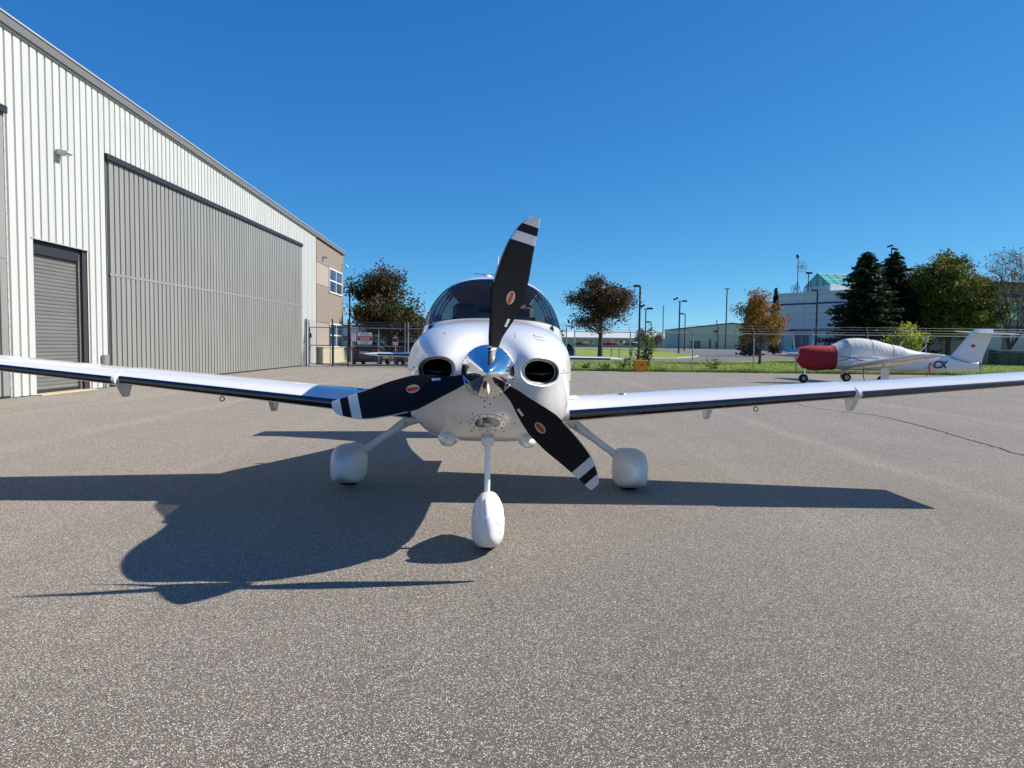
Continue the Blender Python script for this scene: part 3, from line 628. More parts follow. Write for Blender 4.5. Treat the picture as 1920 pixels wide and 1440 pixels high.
for k in (0, 1):
    cx, cz, a, b_, th = IN[k]; VV = []; n = 72; FF = []; ES = np.linspace(1.19, 0.88, 22)
    for ee in ES:                       # the rounded lip
        for i in range(n):
            t = 2 * math.pi * i / n; u_ = a * ee * np.sign(math.cos(t)) * abs(math.cos(t)) ** .87; v_ = b_ * ee * np.sign(math.sin(t)) * abs(math.sin(t)) ** .87
            px_, pz_ = cx + u_ * math.cos(th) - v_ * math.sin(th), cz + u_ * math.sin(th) + v_ * math.cos(th); tt_ = min(1, max(0, (1.13 - ee) / .27))
            VV.append((px_, float(cowl_y(px_, pz_)) + .10 * tt_ * tt_ * (3 - 2 * tt_) - .0012, pz_))
    for r in range(len(ES) - 1):
        for i in range(n): j = (i + 1) % n; FF.append((r * n + i, r * n + j, r * n + n + j, r * n + n + i))
    lip = mk('intake_lip', VV, FF, 'aircraft_white', cowl, 60); fixn(lip.data); VV = []; n = 48; FF = []
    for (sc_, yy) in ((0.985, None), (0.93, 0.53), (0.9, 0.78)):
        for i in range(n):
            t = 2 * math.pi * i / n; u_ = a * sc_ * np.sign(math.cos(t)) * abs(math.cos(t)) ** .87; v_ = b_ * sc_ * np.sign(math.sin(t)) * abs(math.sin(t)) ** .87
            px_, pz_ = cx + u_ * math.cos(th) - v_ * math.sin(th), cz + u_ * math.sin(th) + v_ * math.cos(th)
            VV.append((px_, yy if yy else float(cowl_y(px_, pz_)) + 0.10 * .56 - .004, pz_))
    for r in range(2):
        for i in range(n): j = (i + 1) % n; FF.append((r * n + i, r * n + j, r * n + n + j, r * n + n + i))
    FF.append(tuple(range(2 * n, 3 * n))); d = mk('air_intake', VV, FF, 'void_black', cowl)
    MB().tube([(cx - .09, .62, cz - .012), (cx + .02, .58, cz - .02), (cx + .09, .62, cz - .012)], .008, 6).build('engine_baffle', 'steel', cowl)
def strip_on(fn, pts, wd, off):
    """thin band following points (x,z) on the cowl"""
    V = []
    for i, (x, z) in enumerate(pts):
        a = pts[max(i - 1, 0)]; b = pts[min(i + 1, len(pts) - 1)]; d = Vector((b[0] - a[0], b[1] - a[1])).normalized(); nx, nz = -d.y * wd / 2, d.x * wd / 2
        for s in (-1, 1): V.append((x + s * nx, float(fn(x + s * nx, z + s * nz)) - off, z + s * nz))
    return V, [(2 * i, 2 * i + 1, 2 * i + 3, 2 * i + 2) for i in range(len(pts) - 1)]
for s in (-1, 1):
    Vv, Ff = strip_on(cowl_y, [(s * (0.475 + 0.1 * k / 10), 1.272) for k in range(11)], 0.0035, 0.003); mk('cowl_seam', Vv, Ff, 'trim_grey', cowl)
# oil door outline, latches and fasteners on the upper cowl
for pts in ([(.17, 1.50 + .0), (.17, 1.535)], [(.30, 1.515), (.36, 1.508)], [(.30, 1.498), (.37, 1.485)]):
    pts = [(pts[0][0] + (pts[1][0] - pts[0][0]) * k / 6, pts[0][1] + (pts[1][1] - pts[0][1]) * k / 6) for k in range(7)]
    Vv, Ff = strip_on(cowl_y, pts, 0.003, 0.003); mk('oil_door_seam', Vv, Ff, 'trim_grey', cowl)
fsm = bpy.data.meshes.new('fastener'); b = MB(); b.lathe([(0.0042, 0), (0.0042, -0.0015), (0.0, -0.0017)], 8); fsm.from_pydata(b.V, [], b.F); fsm.materials.append(MATS['trim_grey'])
for tt_ in np.linspace(rad(-70), rad(70), 15): p = S(1.385, tt_, -.0); share('fastener', fsm, cowl, (float(p[0]), float(p[1]) - .03, float(p[2]) + .002))
# landing light in the chin
LZ = 0.925
def ell_ring(a0, b0, a1, b1, off, n=48, zc=LZ):
    V = []; F = []
    for (a, b) in ((a0, b0), (a1, b1)):
        for i in range(n):
            t = 2 * math.pi * i / n; x, z = a * math.cos(t), zc + b * math.sin(t); V.append((x, float(cowl_y(x, z)) - off, z))
    return V, [(i, (i + 1) % n, n + (i + 1) % n, n + i) for i in range(n)]
Vv, Ff = ell_ring(0.125, 0.072, 0.088, 0.05, 0.004); ring = mk('landing_light', Vv, Ff, 'aircraft_white', AP, 60)
Vv, Ff = ell_ring(0.127, 0.0735, 0.125, 0.072, 0.0045); mk('bezel_seam', Vv, Ff, 'trim_grey', ring)
n = 48; ringp = [(0.088 * math.cos(2 * math.pi * i / n), LZ + max(-0.034, 0.05 * math.sin(2 * math.pi * i / n))) for i in range(n)]
mk('lens', [(x, float(cowl_y(x, z)) - 0.005, z) for x, z in ringp], [tuple(range(n))], 'light_glass', ring)
mk('reflector', [(x * .97, float(cowl_y(x, z)) - 0.002, z) for x, z in ringp], [tuple(range(n))], 'brushed_metal', ring)
MB().bbox((0.0, float(cowl_y(0, LZ)) - .003, LZ + .003), (0.05, 0.01, 0.045), .004).build('lamp', 'silver_label', ring)
scm = bpy.data.meshes.new('screw'); b = MB(); b.lathe([(0.0055, 0), (0.0055, -0.002), (0.0, -0.0022)], 8); scm.from_pydata(b.V, [], b.F); scm.materials.append(MATS['seal_black'])
for i in range(12):
    t = 2 * math.pi * i / 12; x, z = .107 * math.cos(t), LZ + .061 * math.sin(t); share('screw', scm, ring, (x, float(cowl_y(x, z)) - .005, z))
for x, z in ((-.02, 1.05), (.015, 1.07), (-.02, 1.09), (-.1, 1.0), (.1, 1.0), (-.18, .93), (.18, .93), (-.11, .86), (.11, .86), (.5, 1.29), (-.5, 1.29), (.57, 1.2), (-.57, 1.2), (.3, 1.52), (-.3, 1.52)): share('screw', scm, cowl, (x, float(cowl_y(x, z)) - .002, z))
tg = np.linspace(rad(-100), rad(100), 60); MB().tube([tuple(p) for p in S(1.405 + 0 * tg, tg, -.0015)], .0028, 5, cap=False).build('cowl_gap', 'trim_grey', cowl)
for s in (-1, 1): MB().ell((s * .285, 1.2, .787), (.088, .46, .084), 24, 16).build('exhaust_fairing', 'aircraft_white', AP, smooth=60)
for s in (-1, 1): MB().lathe([(.03, .0), (.03, .12), (.024, .12), (.024, 0.02)], 16, 'y', (s * .285, 1.62, .70)).build('exhaust_pipe', 'steel', AP)
# ---------------- spinner and propeller
prof = [(0.0005, 0.0)] + [(0.163 * (y / .29) ** 0.70 * (1 - .06 * (y / .29)) / .94, y) for y in np.linspace(.004, .29, 26)] + [(0.165, .295), (0.165, .335), (0.12, .34)]
spin = MB().lathe(prof, 72, 'y', (0, 0, CZ)).build('spinner', 'chrome', AP, smooth=40)
MB().lathe([(0.1658, .297), (0.1675, .299), (0.1675, .333), (0.1655, .335)], 72, 'y', (0, 0, CZ)).build('backplate', 'brushed_metal', spin, smooth=30)
for i in range(24):
    t = 2 * math.pi * i / 24; MB().lathe([(0.004, 0), (0.004, -.0015), (0, -.0017)], 8, 'y', (.164 * math.cos(t), .292, CZ + .164 * math.sin(t))).build('screw', 'seal_black', spin)
RB = 0.983; PY = 0.272
bs = [.07, .15, .21, .31, .37, .44, .50, .60, .73, .81, .87, .92, .965, .995, 1.0]
cL = cubic(bs, [-.034, -.037, -.053, -.074, -.088, -.104, -.114, -.112, -.102, -.090, -.071, -.050, -.024, .002, .012]); cR = cubic(bs, [.028, .026, .029, .058, .077, .093, .100, .099, .087, .080, .077, .074, .071, .069, .066])
th_ = cubic([.1, .2, .35, .6, 1.0], [.042, .034, .020, .012, .006]); be = cubic([.1, .3, .6, 1.0], [rad(42), rad(34), rad(23), rad(15)])
def bpt(s, f, side, grow=0.0):
    """point on a blade: s along the span, f 0..1 from leading to trailing edge, side +1 front / -1 back"""
    a, b = float(cL(s)) - grow, float(cR(s)) + grow; c = a + (b - a) * f
    t = (float(th_(s)) + grow) * 2 * math.sqrt(max(0, f * (1 - f))) * (1.15 - .3 * f)
    return (c * RB, c * RB * math.tan(float(be(s))) - side * t * RB * .5, s * RB)
def shell(svals, nf=12, f0=0.0, f1=1.0, sides=(1, -1), grow=0.0):
    V = []; F = []
    fs = [f0 + (f1 - f0) * .5 * (1 - math.cos(math.pi * k / nf)) for k in range(nf + 1)]
    loop = [(f, 1) for f in fs] + ([(f, -1) for f in fs[::-1][1:-1]] if len(sides) == 2 else []); n = len(loop)
    for s in svals:
        for f, sd_ in loop: V.append(bpt(s, f, sd_, grow))
    cl = len(sides) == 2
    for i in range(len(svals) - 1):
        for k in range(n if cl else n - 1): j = (k + 1) % n; F.append((i * n + k, i * n + j, i * n + n + j, i * n + n + k))
    if cl: F += [tuple(range(n)), tuple((len(svals) - 1) * n + k for k in range(n))]
    return V, F
def face_xyz(s, c, off=0.0012):
    a, b = float(cL(s)), float(cR(s)); f = (c - a) / (b - a); p = bpt(s, f, 1); return (c * RB, p[1] - off, s * RB)
for al in (14, 134, 254):
    M = Matrix.Translation((0, PY, CZ)) @ Matrix.Rotation(rad(al), 4, 'Y')
    V, F = shell(list(np.linspace(.07, .99, 48)) + [.996, 1.0]); bl = mk('propeller_blade', V, F, 'blade_black', AP, 50); fixn(bl.data); bl.matrix_local = M
    for s0, s1 in ((.832, .893), (.946, 1.0)):
        V, F = shell(list(np.linspace(s0, s1, 7)), grow=.0012); o = mk('tip_stripe', V, F, 'stripe_white', bl, 50); fixn(o.data)
    V, F = shell([.148, .154, .160], grow=.004); o = mk('root_collar', V, F, 'brushed_metal', bl, 50); fixn(o.data)
    V, F = shell(list(np.linspace(.545, .985, 20)), 6, 0, .035, grow=.0016); o = mk('edge_guard', V, F, 'steel', bl, 50); fixn(o.data)
    def disc(a, b, off, mat, nm, s0=.483, c0=.017, tilt=.08):
        V = [face_xyz(s0, c0, off)]
        for i in range(32):
            t = 2 * math.pi * i / 32; ds, dc = a * math.cos(t), b * math.sin(t); V.append(face_xyz(s0 + ds - dc * tilt, c0 + dc + ds * tilt, off))
        mk(nm, V, [(0, i + 1, (i + 1) % 32 + 1) for i in range(32)], mat, bl)
    disc(.042, .0245, .0012, 'silver_label', 'badge_rim'); disc(.0385, .0215, .0018, 'decal_cream', 'badge')
    V = [face_xyz(.483 + ds, .017 + dc + ds * .08, .0024) for ds, dc in ((-.036, -.0085), (-.036, .0085), (.036, .0085), (.036, -.0085))]; mk('badge_bar', V, [(0, 1, 2, 3)], 'decal_red', bl)
    V = [face_xyz(.327 + ds, .037 + dc + ds * .16, .0018) for ds, dc in ((-.027, -.008), (-.027, .008), (.027, .008), (.027, -.008))]; mk('blade_label', V, [(0, 1, 2, 3)], 'silver_label', bl)
# ---------------- wings
def foil(n=26, t=.15, cam=.022):
    xs = .5 * (1 - np.cos(np.linspace(0, math.pi, n))); yt = 5 * t * (.2969 * np.sqrt(xs) - .126 * xs - .3516 * xs ** 2 + .2843 * xs ** 3 - .1036 * xs ** 4); yc_ = 4 * cam * xs * (1 - xs)
    up = np.c_[xs, yc_ + yt]; lo = np.c_[xs, yc_ - yt]; return np.r_[up[::-1], lo[1:-1]]          # TE upper .. LE .. TE lower
YLE = 2.44
def wsec(x, out):
    """wing section at span station x: chord, nose y, nose z, thickness"""
    c = 1.60 - 0.138 * x; y0 = YLE; z0 = 0.742 + 0.094 * x; t = .155 - .005 * x
    if out: y0 -= .035; c += .035; z0 -= .010
    return c, y0, z0, t
def wing_ring(x, s, out, sel=None, grow=0.0, shrink=1.0):
    c, y0, z0, t = wsec(x, out); f = foil(t=t * shrink)
    P = np.c_[y0 + f[:, 0] * c, z0 + f[:, 1] * c - f[:, 0] * c * math.tan(rad(1.0))]
    if grow:
        d = np.roll(P, -1, 0) - np.roll(P, 1, 0); nrm = np.c_[d[:, 1], -d[:, 0]]; nrm /= np.linalg.norm(nrm, axis=1)[:, None] + 1e-9; cen = P.mean(0)
        P = P + nrm * grow * np.sign(((P - np.r_[[cen]]) * nrm).sum(1))[:, None]
    if sel is not None: P = P[sel]
    return [(s * x, p[0], p[1]) for p in P]
def ringloft(rings, closed=True, caps=True):
    V = [p for r in rings for p in r]; n = len(rings[0]); F = []
    for i in range(len(rings) - 1):
        for k in range(n if closed else n - 1): j = (k + 1) % n; F.append((i * n + k, i * n + j, i * n + n + j, i * n + n + k))
    if closed and caps: F += [tuple(range(n)), tuple((len(rings) - 1) * n + k for k in range(n))]
    return V, F
XD = 3.45
def wz(x, y, upper=True):
    c, y0, z0, t = wsec(x, x > XD); f = foil(60, t); xs = (y - y0) / c; up = f[:60][::-1]; lo = np.r_[[f[59]], f[60:]]
    a = up if upper else lo; return z0 + float(np.interp(xs, a[:, 0], a[:, 1])) * c - xs * c * math.tan(rad(1.0))
LEsel = [i for i in range(50) if False]
f0 = foil(); nu = 26; LEsel = [i for i in range(len(f0)) if (i < nu and f0[i, 0] < 0.03) or (i >= nu and f0[i, 0] < 0.045)]
for s in (1, -1):
    inb = [wing_ring(x, s, False) for x in np.linspace(.40, XD, 18)]; outb = [wing_ring(x, s, True) for x in np.linspace(XD, 5.55, 12)]
    tip = [wing_ring(x, s, True, shrink=k) for x, k in ((5.6, .86), (5.64, .62), (5.665, .3))]
    V, F = ringloft(inb + outb + tip); wg = mk('wing', V, F, 'aircraft_white', AP, 30); fixn(wg.data)
    V, F = ringloft([wing_ring(x, s, False, LEsel, .002) for x in np.linspace(.74, XD - .02, 16)], False); mk('leading_edge_strip', V, F, 'titanium_strip', wg, 60)
    V, F = ringloft([wing_ring(x, s, True, LEsel, .002) for x in np.linspace(XD + .03, 5.5, 12)], False); mk('leading_edge_strip', V, F, 'titanium_strip', wg, 60)
    for xx in (2.36, 3.86):
        c, y0, z0, t = wsec(xx, xx > XD); yy = y0 + c * .84; zt_ = wz(xx, yy, False)
        poly = [(yy - .16, zt_ + .02), (yy + .16, zt_ + .02), (yy + .12, zt_ - .14), (yy + .07, zt_ - .235), (yy + .02, zt_ - .24), (yy - .04, zt_ - .18)]
        b = MB(); n = len(poly); V = []
        for wd, k in ((-.03, .75), (-.045, 1), (.045, 1), (.03, .75)):
            for j, p in enumerate(poly): V.append((s * xx + wd * (1 if j < 2 else .55), yy + (p[0] - yy) * k, p[1]))
        Fh = [tuple(range(n)), tuple(range(4 * n - 1, 3 * n - 1, -1))] + [(r * n + i, r * n + n + i, r * n + n + (i + 1) % n, r * n + (i + 1) % n) for r in range(3) for i in range(n)]
        o = mk('hinge_fairing', V, Fh, 'aircraft_white', wg, 40); fixn(o.data)
    xx = 2.62; yy = YLE + .35; zz = wz(xx, yy, False)
    MB().tube([(s * xx + .022 * math.sin(a), yy, zz - .045 + .022 * math.cos(a)) for a in np.linspace(0, 6.283, 13)], .006, 6).tube([(s * xx, yy, zz + .02), (s * xx, yy, zz - .024)], .008, 6).build('tie_down_ring', 'steel', wg)
    # fuel cap
    xx, yy = 1.3, YLE + .42; MB().lathe([(.001, .006), (.04, .006), (.045, .0)], 20, 'z', (s * xx, yy, wz(xx, yy) + .001)).build('fuel_cap', 'brushed_metal', wg)
    if s > 0 or s < 0:
        xs = np.linspace(.60, .86, 5); ysq = np.linspace(YLE + .28, YLE + .9, 10)
        V = [(s * x, y, wz(x, y) + .0025) for y in ysq for x in xs]; F = [(j * 5 + i, j * 5 + i + 1, (j + 1) * 5 + i + 1, (j + 1) * 5 + i) for j in range(9) for i in range(4)]
        mk('walkway_patch', V, F, 'tan_grip', wg, 60)
# ---------------- tail
def tail_ring(x, s, k=1.0, sel=None, grow=0):
    c = (.86 - .13 * x); f = foil(t=.10 * k, cam=0); P = np.c_[6.86 + .05 * x + f[:, 0] * c, 1.262 + f[:, 1] * c + .003 * x]
    if grow: P = P + np.c_[np.where(f[:, 0] < .02, -grow, 0), np.sign(f[:, 1]) * grow]
    if sel is not None: P = P[sel]
    return [(s * x, p[0], p[1]) for p in P]
for s in (1, -1):
    V, F = ringloft([tail_ring(x, s) for x in np.linspace(0.02, 1.86, 10)] + [tail_ring(1.97, s, .8), tail_ring(2.03, s, .5), tail_ring(2.06, s, .2)]); st = mk('tailplane', V, F, 'aircraft_white', AP, 30); fixn(st.data)
    V, F = ringloft([tail_ring(x, s, 1, LEsel, .002) for x in np.linspace(.2, 1.84, 10)], False); mk('leading_edge_strip', V, F, 'titanium_strip', st, 60)
fin = []
for z, y0, c in ((1.35, 6.2, 1.55), (1.6, 6.55, 1.2), (2.0, 6.85, .92), (2.45, 7.12, .68), (2.56, 7.2, .58)):
    f = foil(t=.09, cam=0); fin.append([(p[1] * c, y0 + p[0] * c, z) for p in f])
V, F = ringloft(fin); o = mk('tail_fin', V, F, 'aircraft_white', AP, 30); fixn(o.data)
MB().tube([(-.36, 7.35, 2.60), (0, 7.2, 2.575), (.36, 7.35, 2.60)], .006, 6).build('aerial', 'steel', o)
MB().tube([(.035, 3.95, 2.07), (.04, 4.05, 2.47)], [.012, .006], 6).build('whip_antenna', 'aircraft_white', AP)
MB().ell((-.06, 3.0, 2.125), (.05, .09, .03)).build('roof_antenna', 'aircraft_white', AP, smooth=60)
# ---------------- landing gear
from mathutils.bvhtree import BVHTree
def screws_on(o, pts):
    bv = BVHTree.FromPolygons([v.co for v in o.data.vertices], [tuple(p.vertices) for p in o.data.polygons])
    for x, z in pts:
        h = bv.ray_cast(Vector((x, -1, z)), Vector((0, 1, 0)))
        if h[0]: share('screw', scm, o, (x, h[0].y - .0015, z), (.8, 1, .8))
def pant(name, cx, y0, y1, zb, zt, hw, parent, taper=0.0, n=4.4):
    R_ = []; L_ = y1 - y0
    for k, u_ in enumerate(np.concatenate([[0.0, .012, .035, .07, .12, .18, .25], np.linspace(.33, .95, 10), [.985, 1.0]])):
        g = (math.sin(min(1, u_ / .38) * math.pi / 2) ** .5 if u_ < .38 else max(0.02, 1 - ((u_ - .38) / .62) ** 1.8)); zc = zb + (zt - zb) * (.47 + .12 * max(0, u_ - .4)); hh = (zt - zb) / 2 * (.15 + .85 * g) if u_ > 0 else .01
        ring = []
        for i in range(28):
            t = 2 * math.pi * i / 28; c, s_ = math.cos(t), math.sin(t)
            x = hw * g * np.sign(c) * abs(c) ** (2 / n) * (1 - taper * max(0, s_)); z = zc + hh * np.sign(s_) * abs(s_) ** (2 / n)
            z = max(z, zb) ; ring.append((cx + x, y0 + u_ * L_, z))
        R_.append(ring)
    V, F = ringloft(R_); o = mk(name, V, F, 'fairing_white', parent, 50); fixn(o.data); return o
def wheel(name, c, r, wd, parent):
    b = MB(); prof = [(r * .55, -wd * .42), (r * .9, -wd * .5), (r, -wd * .3), (r, wd * .3), (r * .9, wd * .5), (r * .55, wd * .42)]
    t = b.lathe(prof, 32, 'x', c).build(name, 'black_rubber', parent, smooth=40)
    MB().lathe([(0.01, -wd * .38), (r * .55, -wd * .38), (r * .55, wd * .38), (0.01, wd * .38)], 24, 'x', c).build('hub', 'white_paint', t)
    return t
pf = pant('nose_wheel_fairing', 0.012, .56, 1.28, .045, .415, .118, AP, .32, 3.3); screws_on(pf, [(-.08, .3), (.1, .3), (-.085, .2), (.1, .17), (.09, .23), (.075, .25), (.1, .12), (-.085, .11)])
wheel('nose_wheel', (0.012, .88, .165), .165, .12, AP)
ns = MB().tube([(0.0, .98, .80), (0.0, .95, .5), (0.0, .68, .27)][:2] + [(0.0, .92, .30)], [.024, .022, .022], 14).build('nose_strut', 'aircraft_white', AP, smooth=40)
MB().ell((0.0, .655, .25), (.05, .085, .16), 24, 16).build('fork_cover', 'aircraft_white', AP, smooth=60)
MB().bbox((0.0, .9, .78), (.09, .2, .08), .02).build('strut_collar', 'aircraft_white', AP, smooth=40)
MB().lathe([(.02, 0), (.02, .02), (.001, .021)], 16, 'x', (.108, .86, .25)).build('axle_cap', 'void_black', AP)
for s in (1, -1):
    pf = pant('main_wheel_fairing', s * 1.42, 2.56, 3.62, .055, .43, .168, AP, .12); screws_on(pf, [(s * 1.42 + a_, z_) for a_, z_ in ((-.12, .34), (.12, .34), (-.13, .24), (.13, .24), (-.12, .13), (.12, .13), (0, .1))])
    wheel('main_wheel', (s * 1.42, 3.0, .19), .19, .17, AP)
    pts = [(s * .50, 3.02, .80), (s * .72, 3.02, .735), (s * .86, 3.02, .655), (s * 1.05, 3.02, .52), (s * 1.24, 3.02, .385), (s * 1.36, 3.02, .30)]
    MB().tube(pts, [.10, .085, .052, .036, .036, .058], 16).build('main_gear_leg', 'fairing_white', AP, smooth=50)
    MB().tube([(s * .86, 2.96, .66), (s * .86, 2.95, .60)], .012, 8).build('brake_fitting', 'steel', AP)
# ================================================================ the covered T-tail aircraft by the fence
pm('cover_red', srgb(150, 26, 42), 0.85, var=0.14, scale=5, bump=0.5, bscale=7); pm('cover_white', srgb(196, 195, 192), 0.8, var=0.05, scale=3, bump=0.6, bscale=6)
pm('navy_paint', srgb(24, 28, 58), 0.4); pm('ribbon_red', srgb(200, 50, 30), 0.7); pm('leaf_red', srgb(176, 24, 34), 0.5)
TP = thing('parked_airplane', 'white T-tail airplane with red cowl cover parked by the fence', 'airplane', (15.0, 29.5, 0))
tx = [-2.92, -2.6, -2.2, -1.6, -1.2, -.9, -.4, .25, .8, 1.4, 2.3, 3.4, 4.3, 4.8]
t_top = cubic(tx, [1.44, 1.53, 1.56, 1.56, 1.70, 1.86, 1.91, 1.84, 1.70, 1.58, 1.38, 1.26, 1.10, .95]); t_bot = cubic(tx, [1.06, .66, .56, .60, .60, .58, .55, .53, .52, .52, .52, .55, .60, .66]); t_w = cubic(tx, [.24, .42, .50, .56, .58, .59, .59, .58, .54, .47, .36, .22, .12, .06])
def tring(x, g=0.0, n=32, wob=None):
    zt, zb, hw = float(t_top(x)) + g, float(t_bot(x)) - g, float(t_w(x)) + g; zc, hh = (zt + zb) / 2, (zt - zb) / 2; r = []
    for i in range(n):
        a = 2 * math.pi * i / n; c, s = math.cos(a), math.sin(a); y = hw * np.sign(c) * abs(c) ** (2 / 2.7); z = zc + hh * np.sign(s) * abs(s) ** (2 / 2.7)
        if wob: y += wob(x, a) * np.sign(c); z += wob(x, a + 1) * .6
        r.append((x, y, z))
    return r
V, F = ringloft([tring(x) for x in np.linspace(-2.92, 4.8, 60)]); tf = mk('fuselage', V, F, 'aircraft_white', TP, 40); fixn(tf.data)
def half_shell(xs, g, zlow, wob, n=40):
    V = []; m = n + 1
    for x in xs:
        zl = zlow(x); rr = tring(x, g, 96, wob); up = [p for p in rr if p[2] >= zl]
        up.sort(key=lambda p: math.atan2(p[1], p[2] - 1.0)); k = np.linspace(0, len(up) - 1, m)
        for q in k: i = int(q); j = min(i + 1, len(up) - 1); t = q - i; V.append(tuple(up[i][c] * (1 - t) + up[j][c] * t for c in range(3)))
    return V, [(a * m + i, a * m + i + 1, (a + 1) * m + i + 1, (a + 1) * m + i) for a in range(len(xs) - 1) for i in range(m - 1)]
wr = lambda x, a: .4 * .010 * math.sin(x * 23 + a * 5) * math.sin(x * 7 - a * 11) + .003 * math.sin(x * 41 + 9 * a)
V, F = half_shell(np.linspace(-1.52, 1.47, 60), .02, lambda x: 1.13 + .05 * math.sin(x * 6) - .10 * max(0, -x - .6), wr); o = mk('canopy_cover', V, F, 'cover_white', TP, 60)
V, F = half_shell(np.linspace(-2.93, -1.45, 40), .03, lambda x: .52 + .03 * math.sin(x * 13) if x > -2.75 else .6, lambda x, a: .35 * wr(x, a)); o = mk('cowl_cover', V, F, 'cover_red', TP, 60)
MB().lathe([(.001, -3.42), (.06, -3.33), (.13, -3.14), (.17, -2.95), (.17, -2.9)], 28, 'x', (0, 0, 1.28)).build('spinner', 'chrome', TP, smooth=40)
for a in (rad(200), rad(20)):
    MB().tube([(-3.0, .1 * math.sin(a), 1.28 + .1 * math.cos(a)), (-3.0, .5 * math.sin(a), 1.28 + .5 * math.cos(a)), (-3.0, .88 * math.sin(a), 1.28 + .88 * math.cos(a))], [.05, .075, .04], 10, flat=.3).build('propeller_blade', 'galvanised', TP)
for s in (-1, 1):
    R_ = []
    for d, le, c, t in ((.3, -1.25, 2.3, .13), (.75, -.95, 1.75, .15), (2.6, -.78, 1.35, .14), (4.7, -.62, .98, .13), (4.95, -.5, .8, .08), (5.05, -.35, .5, .04)):
        f = foil(t=t); R_.append([(le + p[0] * c, s * d, .72 + .115 * d + p[1] * c - p[0] * c * .035) for p in f])
    V, F = ringloft(R_); wg = mk('wing', V, F, 'aircraft_white', TP, 35); fixn(wg.data)
    MB().bbox((-.06, s * 1.72, .45), (.34, .03, .6), .01).build('gear_door', 'aircraft_white', TP)
    MB().tube([(-.05, s * 1.6, .8), (-.05, s * 1.55, .2)], .03, 8).build('main_strut', 'steel', TP)
    c = (-.05, s * 1.5, .2); b = MB().lathe([(.1, -.07), (.18, -.075), (.2, -.04), (.2, .04), (.18, .075), (.1, .07)], 28, 'y', c).build('main_wheel', 'black_rubber', TP, smooth=40); MB().lathe([(.01, -.072), (.1, -.07), (.1, .07), (.01, .072)], 20, 'y', c).build('hub', 'galvanised', b)
    R_ = []
    for d, le, c_ in ((.0, 4.62, .82), (1.2, 4.72, .74), (1.75, 4.82, .66), (1.86, 4.95, .45)): f = foil(t=.09, cam=0); R_.append([(le + p[0] * c_, s * d, 2.22 + .055 * s * d + p[1] * c_) for p in f])
    V, F = ringloft(R_); o = mk('tailplane', V, F, 'aircraft_white', TP, 35); fixn(o.data)
MB().tube([(-2.5, 0, .75), (-2.58, 0, .2)], .03, 8).build('nose_strut', 'chrome', TP)
c = (-2.6, 0, .19); b = MB().lathe([(.09, -.06), (.17, -.065), (.19, -.035), (.19, .035), (.17, .065), (.09, .06)], 28, 'y', c).build('nose_wheel', 'black_rubber', TP, smooth=40); MB().lathe([(.01, -.062), (.09, -.06), (.09, .06), (.01, .062)], 20, 'y', c).build('hub', 'galvanised', b)
R_ = []
for z, x0, x1 in ((.95, 3.3, 4.95), (1.27, 3.66, 5.03), (1.6, 3.93, 5.16), (2.0, 4.25, 5.31), (2.3, 4.5, 5.40), (2.39, 4.66, 5.40)): f = foil(t=.075, cam=0); R_.append([(x0 + p[0] * (x1 - x0), p[1] * (x1 - x0), z) for p in f])
V, F = ringloft(R_); fin2 = mk('tail_fin', V, F, 'aircraft_white', TP, 35); fixn(fin2.data)
lf = [(0, -.5), (.04, -.5), (.03, -.22), (.28, -.27), (.24, -.17), (.5, .02), (.44, .06), (.48, .24), (.33, .21), (.29, .28), (.16, .14), (.2, .42), (.11, .37), (0, .55)]; lf = lf + [(-x, z) for x, z in lf[::-1][1:]]
mk('maple_leaf_mark', [(4.53 + x * .22, -.056, 1.65 + z * .19) for x, z in lf], [tuple(range(len(lf)))], 'leaf_red', fin2)
MB().prism([(3.5, 1.16), (4.3, .93), (4.3, .955), (3.5, 1.185)], -.2, -.195, 'xz').build('stripe', 'navy_paint', tf)
text_mesh('registration', 'CX', .44, 'navy_paint', tf, (2.98, -.325, .835), (rad(90), 0, rad(7)), .22, .004, 'CENTER', .012)
MB().prism([(2.33, .68), (2.38, .68), (2.40, .72), (2.35, .72)], -.385, -.38, 'xz').prism([(2.47, .68), (2.53, .68), (2.62, .92), (2.56, .92)], -.365, -.36, 'xz').build('registration_stroke', 'navy_paint', tf)
for x0, z0, x1, z1 in ((1.40, 1.6, 1.63, 1.84), (2.31, 1.38, 2.61, 1.70)): MB().tube([(x0, 0, z0), (x1, 0, z1)], [.02, .008], 6).build('whip_antenna', 'aircraft_white', TP)
MB().tube([(-1.42, -.59, 1.2), (-.9, -.62, 1.1), (-.3, -.625, .95)], .012, 6).tube([(-1.42, -.6, .95), (-.85, -.625, 1.1), (-.2, -.62, 1.1), (.3, -.61, 1.05)], .012, 6).build('tie_strap', 'dark_trim', TP)
MB().tube([(-.55, -1.0, .72), (-.58, -1.0, .45), (-.5, -1.02, .12)], .018, 6).tube([(1.0, -2.9, .92), (1.02, -2.9, .62)], .03, 6).tube([(.95, -2.9, .62), (.9, -2.9, .4)], .012, 6).build('warning_ribbon', 'ribbon_red', TP)
for xs_ in (-.95, .05, .95):
    rr = [p for p in tring(xs_, .026, 96) if p[2] > 1.16]; rr.sort(key=lambda p: math.atan2(p[1], p[2] - 1.0)); MB().tube(rr, .006, 5).build('cover_seam', 'trim_grey', TP)
MB().bbox((.2, -.57, 1.3), (.16, .05, .12), .02).build('vent_scoop', 'aircraft_white', TP)

